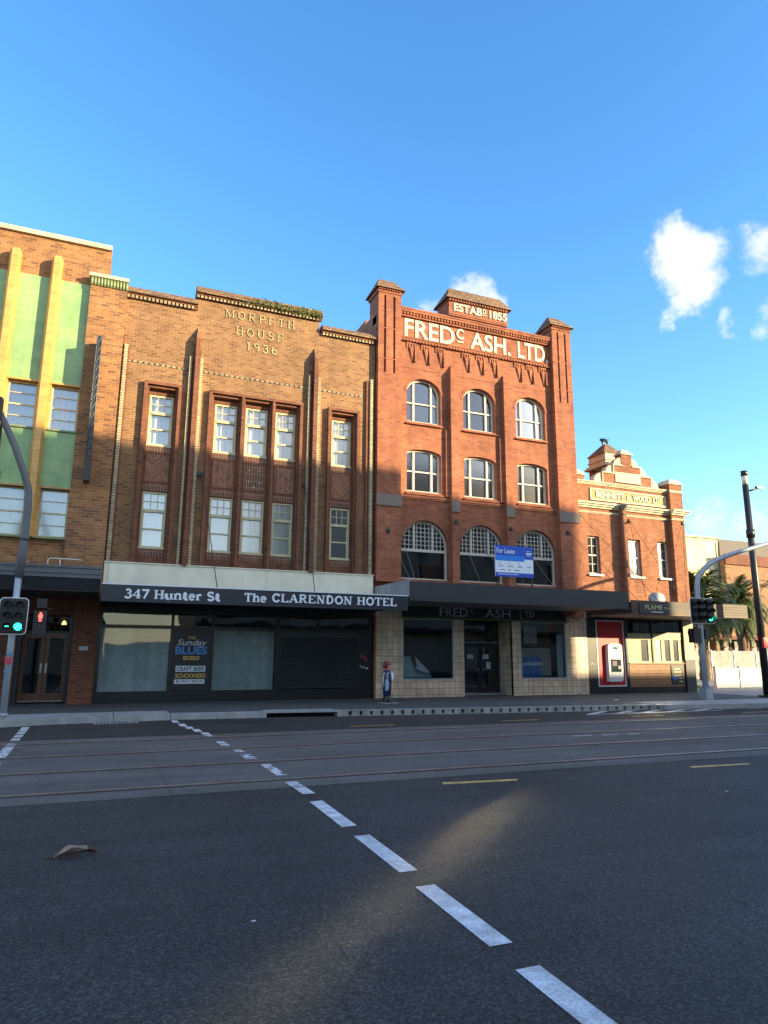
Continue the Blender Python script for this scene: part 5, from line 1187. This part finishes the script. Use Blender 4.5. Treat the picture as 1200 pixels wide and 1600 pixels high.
# ================================================================== BOLLARD FIGURE
T = thing('bollard_figure', 'painted wooden bollard carved as a little man in navy coat on the footpath', 'bollard', (8.33, 19.8, .14))
cx, cy = 8.35, 19.8
mb = MB(); mb.lathe([(.125, .14), (.13, .16), (.115, .34), (.10, .36)], cx, cy, 18); mb.build('boots', 'black_paint', T)
mb = MB(); mb.lathe([(.10, .36), (.125, .38), (.13, .62), (.145, .80), (.15, .95), (.13, 1.05), (.075, 1.10)], cx, cy, 20); mb.build('coat', 'navy_paint', T)
mb = MB(); mb.loft([[(cx - .06 + .05 * math.cos(R(a)), cy - .12 + .03 * math.sin(R(a)), z) for a in range(0, 360, 40)] for z in (.50, .52)] + [[(cx - .055 + .06 * math.cos(R(a)), cy - .135 + .035 * math.sin(R(a)), z) for a in range(0, 360, 40)] for z in (.62, .74)] + [[(cx - .06 + .03 * math.cos(R(a)), cy - .13 + .03 * math.sin(R(a)), .84) for a in range(0, 360, 40)]]); mb.build('apron', 'pale_blue_paint', T)
mb = MB(); mb.lathe([(.05, 1.06), (.085, 1.10), (.10, 1.16), (.10, 1.23), (.085, 1.29), (.05, 1.32)], cx + .015, cy, 18)
mb.loft([[(cx + .055 + s * .5, cy - .09 - s, z) for s, z in ((0, 1.23), (.02, 1.185), (0, 1.16))], [(cx + .085 + s * .5, cy - .075 - s, z) for s, z in ((0, 1.23), (.03, 1.18), (0, 1.16))]], 0, True)
hd = mb.build('head', 'skin_paint', T)
mb = MB(); mb.lathe([(.0, 1.145), (.108, 1.15), (.112, 1.28), (.10, 1.335), (.05, 1.36), (.0, 1.362)], cx - .012, cy + .012, 18); mb.lathe([(.118, 1.255), (.118, 1.285)], cx + .01, cy, 18); mb.build('cap', 'hair_paint', hd)
mb = MB(); mb.lathe([(0, 1.195), (.012, 1.205), (0, 1.215)], cx + .035, cy - .098, 8); mb.lathe([(0, 1.195), (.012, 1.205), (0, 1.215)], cx + .088, cy - .068, 8); mb.box(cx + .05, cx + .09, cy - .092, cy - .088, 1.13, 1.137); mb.build('eyes', 'screen_dark', hd)
mb = MB(); mb.tube([(cx + .11, cy - .05, 1.04), (cx + .13, cy - .10, .92), (cx + .11, cy - .15, .80)], [.045, .042, .035], 10); arm = mb.build('sleeve', 'letter_white', T)
mb = MB(); mb.tube([(cx + .11, cy - .15, .80), (cx + .10, cy - .165, .76), (cx + .10, cy - .17, .72)], [.03, .034, .02], 8)
for k in range(4): mb.tube([(cx + .085, cy - .185, .775 - k * .016), (cx + .115, cy - .198, .772 - k * .016), (cx + .13, cy - .175, .772 - k * .016)], .008, 5)
mb.tube([(cx + .08, cy - .16, .78), (cx + .10, cy - .20, .80)], .009, 5); mb.build('hand', 'skin_paint', arm)
mb = MB(); mb.tube([(cx + .105, cy - .18, .38), (cx + .105, cy - .175, .82)], .018, 8); mb.build('staff', 'yellow_paint', T)
mb = MB(); mb.tube([(cx - .11, cy - .05, 1.03), (cx - .15, cy - .05, .85), (cx - .14, cy - .08, .62)], [.03, .028, .024], 8); mb.build('sleeve', 'letter_cream', T)
mb = MB(); mb.tube([(cx - .02, cy - .13, 1.02), (cx - .07, cy - .145, .93), (cx - .03, cy - .15, .86), (cx - .06, cy - .145, .80)], .022, 7); mb.build('strap', 'board_beige', T)
mb = MB(); mb.box(cx - .22, cx + .3, cy - .22, cy + .2, .138, .152); mb.build('base_plate', 'kerb_stone', T)

# ================================================================== SIGNALS AND POLES
def lens(parent, x, y, z, r, mat, name='lens', vis=True):
    mb = MB(); mb.loft([[(x + r * math.cos(R(a)), yy, z + r * math.sin(R(a))) for a in range(0, 360, 20)] for yy in (y, y - .012)], 0, False)
    o = mb.build(name, mat, parent)
    if vis:
        mb = MB(); P = []
        for k in range(9):
            a0 = R(-20 + 220 * k / 9); a1 = R(-20 + 220 * (k + 1) / 9)
            q = lambda a, yy, rr: (x + rr * math.cos(a), yy, z + rr * math.sin(a) + .0)
            mb.face([q(a0, y, r * 1.08), q(a1, y, r * 1.08), q(a1, y - r * 1.9, r * 1.05), q(a0, y - r * 1.9, r * 1.05)], 0, True)
        mb.build('visor', 'signal_black', o)
def board(mb, x0, x1, z0, z1, y, r=.09, m=0, t=.02):
    P = []
    for cx, cz, s in ((x1 - r, z0 + r, -90), (x1 - r, z1 - r, 0), (x0 + r, z1 - r, 90), (x0 + r, z0 + r, 180)):
        P += [(cx + r * math.cos(R(s + a)), cz + r * math.sin(R(s + a))) for a in (0, 30, 60, 90)]
    mb.prismy(P, y, y + t, m)
def signal_head(T, x0, x1, z0, z1, y, cols, lit, r=.085):
    mb = MB(); board(mb, x0 - .018, x1 + .018, z0 - .018, z1 + .018, y + .012, .10, 1, .014); board(mb, x0, x1, z0, z1, y, .09, 0)
    h = mb.build('backboard', ['signal_black', 'signal_edge'], T)
    zs = [z0 + (z1 - z0) * f for f in (.80, .50, .20)]
    for i, cx in enumerate(cols):
        for j, zz in enumerate(zs): lens(h, cx, y - .03, zz, r, lit.get((i, j), 'lens_off'), 'lens')
    mb = MB()
    for cx in cols: mb.box(cx - .11, cx + .11, y - .03, y, z0 + .04, z1 - .04)
    mb.build('housing', 'signal_black', h)
# left signal
T = thing('traffic_signal', 'grey traffic signal pole with leaning mast and green lights at the left kerb', 'traffic signal', (-1.72, 18.5, .14))
mb = MB(); mb.tube([(-1.72, 18.5, .14), (-1.72, 18.5, 3.65)], .075, 14); mb.lathe([(.12, .14), (.12, .17), (.08, .2)], -1.72, 18.5, 12); mb.build('pole', 'galvanised', T); mb = MB(); mb.tube([(-1.71, 18.5, 3.3), (-1.69, 18.5, 3.9), (-1.68, 18.5, 4.5), (-1.68, 18.5, 5.0), (-1.72, 18.5, 5.45), (-1.85, 18.45, 5.85), (-2.12, 18.4, 6.5), (-2.55, 18.3, 7.35), (-3.2, 18.0, 8.2)], [.095, .095, .085, .085, .085, .082, .08, .075, .07], 12)
mb.tube([(-1.69, 18.5, 4.2), (-1.68, 18.5, 4.34)], .11, 12)
mb.build('mast', 'awning_grey', T)
signal_head(T, -2.02, -1.44, 1.98, 2.80, 18.36, (-1.84, -1.60), {(0, 2): 'lens_off', (1, 2): 'green_lamp'})
mb = MB(); mb.box(-1.87, -1.80, 18.315, 18.327, 2.14, 2.16); mb.build('green_arrow', 'green_lamp', T)
mb = MB(); mb.box(-1.30, -1.02, 18.42, 18.60, 2.25, 2.53); mb.box(-1.30, -1.02, 18.42, 18.6, 1.97, 2.24); mb.tube([(-1.7, 18.5, 2.3), (-1.3, 18.5, 2.3)], .02, 6); mb.box(-1.26, -1.04, 18.45, 18.55, 2.60, 2.82); mb.box(-1.04, -.93, 18.5, 18.52, 2.58, 2.60); mb.build('pedestrian_lamp', 'signal_black', T)
mb = MB(); x, z = -1.155, 2.39; y = 18.41   # red standing figure
mb.lathe([(0, z + .055), (.02, z + .065), (.024, z + .08), (.015, z + .10), (0, z + .105)], x, y, 8); mb.box(x - .03, x + .03, y - .006, y, z - .03, z + .055); mb.box(x - .028, x - .006, y - .006, y, z - .11, z - .03); mb.box(x + .006, x + .028, y - .006, y, z - .11, z - .03); mb.box(x - .046, x - .033, y - .006, y, z - .03, z + .05); mb.box(x + .033, x + .046, y - .006, y, z - .03, z + .05)
mb.build('red_figure', 'red_lamp', T)
mb = MB(); mb.box(-1.80, -1.66, 18.40, 18.425, 1.30, 1.45); mb.build('sticker', 'sticker_red', T)
mb = MB(); mb.box(-1.80, -1.68, 18.41, 18.427, 1.10, 1.16); mb.build('sticker', 'sticker_blue', T); mb = MB(); mb.box(-1.79, -1.66, 18.408, 18.427, 1.50, 1.55); mb.build('sticker', 'sticker_blue', T)
T2 = thing('overhead_signal', 'black overhead signal seen edge on at the left edge, hung from the leaning mast', 'traffic signal', (-2.42, 18.4, 4.6))
mb = MB(); board(mb, -2.60, -2.33, 5.0, 5.85, 18.3); mb.tube([(-2.45, 18.4, 5.8), (-2.45, 18.4, 7.15)], .03, 6); mb.build('backboard', 'signal_black', T2)
mb = MB(); board(mb, -2.75, -2.43, 7.05, 7.62, 18.2); mb.build('backboard', 'signal_black', T2)
# right signal
T = thing('traffic_signal', 'blue grey traffic signal pole with arm curving right beside the corner building', 'traffic signal', (19.35, 18.1, .14))
mb = MB(); arm = [(19.35, 18.1, .14), (19.33, 18.1, 2.0), (19.32, 18.1, 3.9), (19.36, 18.08, 4.2), (19.48, 18.05, 4.42), (19.82, 18.0, 4.72), (20.22, 17.95, 4.92), (20.95, 17.85, 5.18), (21.78, 17.7, 5.42), (23.07, 17.5, 5.80), (25.0, 17.2, 6.3)]
mb.tube(arm, [.10, .09, .09, .09, .088, .085, .082, .078, .074, .07, .06], 14); mb.box(19.18, 19.50, 17.94, 18.26, .138, .50)
mb.build('pole', 'galvanised', T)
signal_head(T, 18.76, 19.40, 2.68, 3.52, 17.9, (18.94, 19.22), {})
signal_head(T, 19.46, 19.86, 2.68, 3.52, 17.94, (19.64,), {(0, 2): 'green_lamp'})
mb = MB(); mb.box(18.86, 19.18, 17.95, 18.2, 2.02, 2.50); mb.box(18.78, 18.86, 18.0, 18.15, 2.28, 2.42); mb.tube([(19.1, 18.1, 2.45), (19.33, 18.1, 2.45)], .03, 6); mb.build('pedestrian_lamp', 'signal_black', T)
mb = MB(); mb.box(19.44, 19.62, 18.0, 18.2, 2.15, 2.50); mb.build('control_box', 'charcoal', T)
# street light
T = thing('street_light', 'tall slim black light column with clear top section at the right edge', 'street light', (22.85, 18.6, .14))
mb = MB(); mb.tube([(22.85, 18.6, .14), (22.78, 18.6, 8.06)], [.135, .11], 16); mb.tube([(22.776, 18.6, 8.40), (22.775, 18.6, 8.60)], .12, 16); mb.box(22.62, 23.08, 18.4, 18.8, .138, .20)
p = mb.build('column', 'pole_black', T)
mb = MB(); mb.tube([(22.78, 18.6, 8.06), (22.776, 18.6, 8.40)], .105, 16); mb.build('light_lens', 'light_lens', p)
mb = MB(); mb.tube([(22.85, 18.6, 7.80), (23.5, 18.55, 8.0)], .035, 8); mb.box(23.3, 23.62, 18.5, 18.62, 7.96, 8.04); mb.build('bracket_arm', 'pole_black', p)
mb = MB(); mb.tube([(22.80, 18.6, 6.0), (22.80, 18.6, 6.3)], .155, 12); mb.build('clamp', 'pole_black', p)
mb = MB(); mb.box(22.70, 22.99, 18.40, 18.5, 1.88, 2.26); mb.box(22.76, 22.93, 18.385, 18.40, 1.96, 2.18); mb.build('button_box', 'red_plastic', T)

# ================================================================== LEAF
mb = MB(); n = 16; g = []
for i in range(n + 1):
    u = i / n; w = .075 * math.sin(math.pi * min(1, u * 1.02 + .0)) ** .7 * (1 - .2 * u); row = []
    for j in range(7):
        v = j / 6 * 2 - 1; crv = w * 1.1
        row.append((-.165 + .33 * u, v * crv * (.75 + .1 * math.sin(7 * u)), .012 + crv * .55 * v * v + .022 * math.sin(math.pi * u) + .008 * math.sin(13 * u + 4 * v)))
    g.append(row)
for i in range(n):
    for j in range(6): mb.face([g[i][j], g[i + 1][j], g[i + 1][j + 1], g[i][j + 1]], 1 if i > 11 else 0, True)
mb.tube([(-.24, .01, .012), (-.165, 0, .014), (.1, 0, .03)], .004, 5, 1)
M['leaf_dark'] = plain('leaf_dark', (.20, .075, .045), .7, var=.4, scale=14.)
mb2 = mb.build('dry_leaf', ['leaf_dry', 'leaf_dark']); mb2.location = (.03, 6.42, 0); mb2.rotation_euler = (0, 0, R(4)); tag(mb2, 'curled dry brown leaf lying on the asphalt in the foreground', 'leaf')

for i, (x, y, sz, lb) in enumerate([(7.2, 6.55, .05, 'tiny white scrap of paper on the asphalt far to the right of the dashed line'), (1.05, 4.55, .035, 'small pale fleck on the asphalt left of the dashed line'), (16.2, 18.9, .22, 'flat white scrap of paper on the footpath before the red panel'), (20.6, 19.2, .12, 'small white scrap of paper on the footpath before the timber boards')]):
    mb = MB(); n_ = 7; zz = .139 if y > 17 else .003
    P = [(x + sz * .5 * math.cos(6.283 * k / n_) * rnd.uniform(.6, 1.2), y + sz * .4 * math.sin(6.283 * k / n_) * rnd.uniform(.6, 1.2)) for k in range(n_)]
    for k in range(n_): a, b = P[k], P[(k + 1) % n_]; mb.face([(x, y, zz + sz * .12), (a[0], a[1], zz + .002), (b[0], b[1], zz + .002)])
    tag(mb.build('litter', 'paper', loc=(x, y, zz)), lb, 'litter')

# ================================================================== FAR RIGHT
T = thing('cream_block', 'cream rendered building with sloping dark roof behind the palms', 'building', (56, 50, .14))
mb = MB(); mb.box(40, 56.6, 50, 70, .14, 12.9, 0); mb.box(39.8, 56.8, 49.8, 50.1, 12.9, 13.05, 0); mb.build('wall', 'weatherboard', T)
mb = MB(); mb.prismx([(49.9, 10.9), (50.0, 12.95), (60, 13.2), (60, 10.9)], 56.6, 76); mb.box(56.6, 76, 50.0, 60, .14, 10.9); mb.build('roof', 'slate', T)
mb = MB(); mb.tube([(56.5, 49.8, 9.0), (56.5, 49.8, 12.6)], .08, 6); mb.tube([(52.4, 49.8, 7.6), (52.4, 49.8, 9.2)], .05, 6); mb.build('downpipe', 'slate', T)
T = thing('arcade_building', 'brown brick arcade with wide fascia and dark shopfronts across the square', 'building', (58, 46, .14))
mb = MB(); mb.box(56.2, 86, 49.0, 49.6, 4.4, 11.2, 0); mb.box(36, 82, 46.2, 49.7, 3.3, 4.4, 0); mb.box(36, 82, 48, 49.8, .14, 3.3, 1)
for k in range(12): mb.box(36.5 + k * 3.6, 37.1 + k * 3.6, 46.2, 46.8, .14, 3.3, 0)
mb.box(56.1, 86, 48.8, 49.0, 10.3, 11.3, 2); mb.box(36, 82, 45.9, 46.2, 3.0, 3.3, 2)
mb.build('wall', ['brick_far', 'interior', 'brick_red_brown'], T)
for k in range(11):
    mb = MB(); a = 37.2 + k * 3.6; mb.box(a, a + 2.8, 47.9, 48.0, .2, 2.9, 0); mb.box(a - .02, a + 2.82, 47.85, 47.9, 2.3, 2.4, 1); mb.box(a + 1.35, a + 1.45, 47.85, 47.9, .2, 2.9, 1); mb.build('shop_window', ['glass_mid', 'wood_raw'], T)
mb = MB(); mb.box(62, 76, 48.9, 49.0, 7.6, 9.4); mb.build('pale_sign', 'board_white', T)
# palms
def palm(x, y, h, r, nf, label, seed):
    rr = random.Random(seed)
    T = thing('palm_tree', label, 'palm tree', (x, y, .14), 'date palms in the square behind the corner building')
    mb = MB(); rings = []
    for k in range(16):
        z = .14 + h * k / 15; rad = .30 + .05 * (k % 2) + (.14 if k > 12 else 0) - .05 * k / 15
        rings.append([(x + rad * math.cos(a) + .1 * math.sin(z), y + rad * math.sin(a), z) for a in [2 * math.pi * j / 12 for j in range(12)]])
    mb.loft(rings, 0, True); mb.build('trunk', 'palm_trunk', T)
    mb = MB(); c = Vector((x, y, h + .1))
    for f in range(nf):
        az = rr.random() * 6.283; el = R(rr.uniform(-45, 80)); ln = r * rr.uniform(.75, 1.12); d = Vector((math.cos(az) * math.cos(el), math.sin(az) * math.cos(el), math.sin(el)))
        side = Vector((-math.sin(az), math.cos(az), 0)); P = []; p = c.copy(); dd = d.copy(); n = 16
        for k in range(n + 1): P.append(p.copy()); dd = (dd + Vector((0, 0, -.075 - .01 * k))).normalized(); p = p + dd * ln / n
        mb.tube(P[:n], [.035 * (1 - k / n) + .006 for k in range(n)], 4)
        for k in range(2, n):
            for q in (0, .33, .66):
                b = P[k].lerp(P[min(k + 1, n)], q); t = (P[min(k + 1, n)] - P[k - 1]).normalized(); L_ = ln * .17 * math.sin(math.pi * min(.97, k / n + .1)) + .05
                for s in (-1, 1):
                    e = (side * s * rr.uniform(.8, 1.1) + t * .75 + Vector((0, 0, rr.uniform(-.35, .15)))).normalized() * L_; w = t * .05
                    mb.face([b - w, b + w, b + e])
    mb.build('crown', 'palm_leaf', T)
palm(34.2, 32.0, 4.9, 3.2, 150, 'full date palm nearest the corner building, its crown above the timber awning end', 1)
palm(44.5, 38.0, 5.3, 3.3, 130, 'date palm in the middle behind the white fence', 2)
palm(36.5, 26.5, 5.2, 3.2, 120, 'date palm cut by the right edge behind the light column', 3)
# timber end canopy beyond corner
# white fence
T = thing('white_fence', 'low white boarded fence in sunlight in the square', 'fence', (28, 23.8, .14))
for a, b in ((26.2, 27.55), (27.67, 29.4), (29.52, 31.2)):
    mb = MB(); mb.box(a, b, 23.80, 23.84, .22, .98); mb.box(a, b, 23.77, 23.87, .98, 1.04); mb.box(a, b, 23.77, 23.87, .16, .22)
    n = int((b - a) / .12)
    for k in range(n): mb.box(a + (k + .1) * (b - a) / n, a + (k + .9) * (b - a) / n, 23.785, 23.80, .22, .98)
    mb.build('panel', 'fence_white', T)
for x in (26.12, 27.61, 29.46, 31.28): mb = MB(); mb.box(x - .06, x + .06, 23.74, 23.90, .14, 1.08); mb.box(x - .075, x + .075, 23.725, 23.915, 1.08, 1.12); mb.build('post', 'fence_white', T)
mb = MB(); 
for k in range(900):
    x, y = rnd.uniform(24.6, 26.1), rnd.uniform(24.2, 26.0); a = rnd.random() * 6.3; h = rnd.uniform(.05, .16); mb.face([(x, y, .14), (x + .02 * math.cos(a), y + .02 * math.sin(a), .14), (x + rnd.uniform(-.04, .04), y, .14 + h)])
mb.box(24.6, 26.1, 24.2, 26, .138, .16)
tag(mb.build('grass', 'grass_green', loc=(25.3, 25, .14)), 'small patch of bright green grass beside the white fence', 'grass', kind='stuff')
T = thing('timber_planter', 'timber planter with a pale tub on top between corner building and signal pole', 'planter', (24.6, 23.9, .14))
mb = MB(); mb.box(24.2, 24.75, 23.7, 24.2, .14, .75)
for k in range(5): mb.box(24.19, 24.76, 23.69, 24.21, .17 + k * .12, .26 + k * .12)
mb.build('box', 'wood_raw', T)
mb = MB(); mb.lathe([(.16, .75), (.24, 1.1), (.22, 1.12), (.1, 1.1)], 24.45, 23.95, 14); mb.build('tub', 'fence_white', T)
T = thing('grey_bench_wall', 'long pale grey screen wall behind the white fence', 'wall', (38, 34, .14))
mb = MB(); mb.box(33, 50, 34, 34.2, .14, 1.9, 0)
for k in range(9): mb.box(33 + k * 2, 33.08 + k * 2, 33.96, 34.0, .14, 1.95, 1)
mb.build('panel', ['kerb_white', 'galvanised'], T)
T = thing('timber_planter', 'tall timber planter with leafy plant left of the white fence', 'planter', (25.9, 25.4, .14))
mb = MB(); mb.lathe([(.16, .14), (.24, .75), (.22, .76)], 25.85, 25.4, 4); mb.build('box', 'wood_raw', T)
mb = MB()
for k in range(260):
    a = rnd.random() * 6.3; r = rnd.uniform(0, .3); p = Vector((25.85 + r * math.cos(a), 25.4 + r * math.sin(a), .8 + rnd.uniform(0, .45))); u = Vector((rnd.gauss(0, 1), rnd.gauss(0, 1), rnd.gauss(0, 1))).normalized() * .07; v = Vector((rnd.gauss(0, 1), rnd.gauss(0, 1), 1)).normalized() * .05
    mb.face([p - u, p + v, p + u, p - v])
mb.build('foliage', 'palm_leaf', T)

mb = MB(); mb.box(.85, 6.45, -5.2, -5, .1, 2.0); mb.box(.85, 6.45, -5.25, -4.95, 2.0, 2.08); tag(mb.build('reflection_wall', 'brick_opposite', loc=(3.6, -5.1, .1)), 'low pale brick wall added out of view to limit sky reflection in the hotel window', 'wall')  # unseen wall added to cut the bright sky mirrored in the hotel shop window
# ================================================================== BUILDINGS ACROSS THE STREET (behind the camera; they shade the road)
def opposite(x0, x1, h, label, wins):
    T = thing('street_building', label, 'building', ((x0 + x1) / 2, -5, .14), 'buildings on the near side of the street')
    mb = MB(); mb.box(x0, x1, -16, -5, .1, h); mb.build('wall', 'brick_opposite', T)
    mb = MB(); mb.box(x0, x1, -5.15, -4.95, h - .3, h - .15); mb.build('cornice', 'cream_render', T)
    mb = MB(); mb.box(x0, x1, -5.0, -4.0, 3.2, 3.5); mb.build('awning', 'charcoal', T)
    for z in wins:
        x = x0 + 1.2
        while x < x1 - 2: mb = MB(); mb.box(x, x + 1.2, -5.0, -4.96, z, z + 1.7, 1); mb.box(x + .08, x + 1.12, -4.965, -4.95, z + .08, z + 1.62, 0); mb.build('window', ['glass_dark', 'white_paint'], T); x += 3.
opposite(-30, 0.8, 6.4, 'low pale building on the near side, left of where the photo was taken', (3.9,))
opposite(6.5, 12.9, 6.4, 'narrow low pale building on the near side beside the tall one', (3.9,))
opposite(13.0, 37.7, 16.35, 'tall brick building on the near side that shades the lower facades', (5, 8.5, 12))
opposite(37.75, 45.1, 15.6, 'slightly lower brick building beyond the tall one on the near side', (5, 8.5))
opposite(45.2, 80, 9.3, 'long two storey brick building on the near side past the tall ones', (5,))
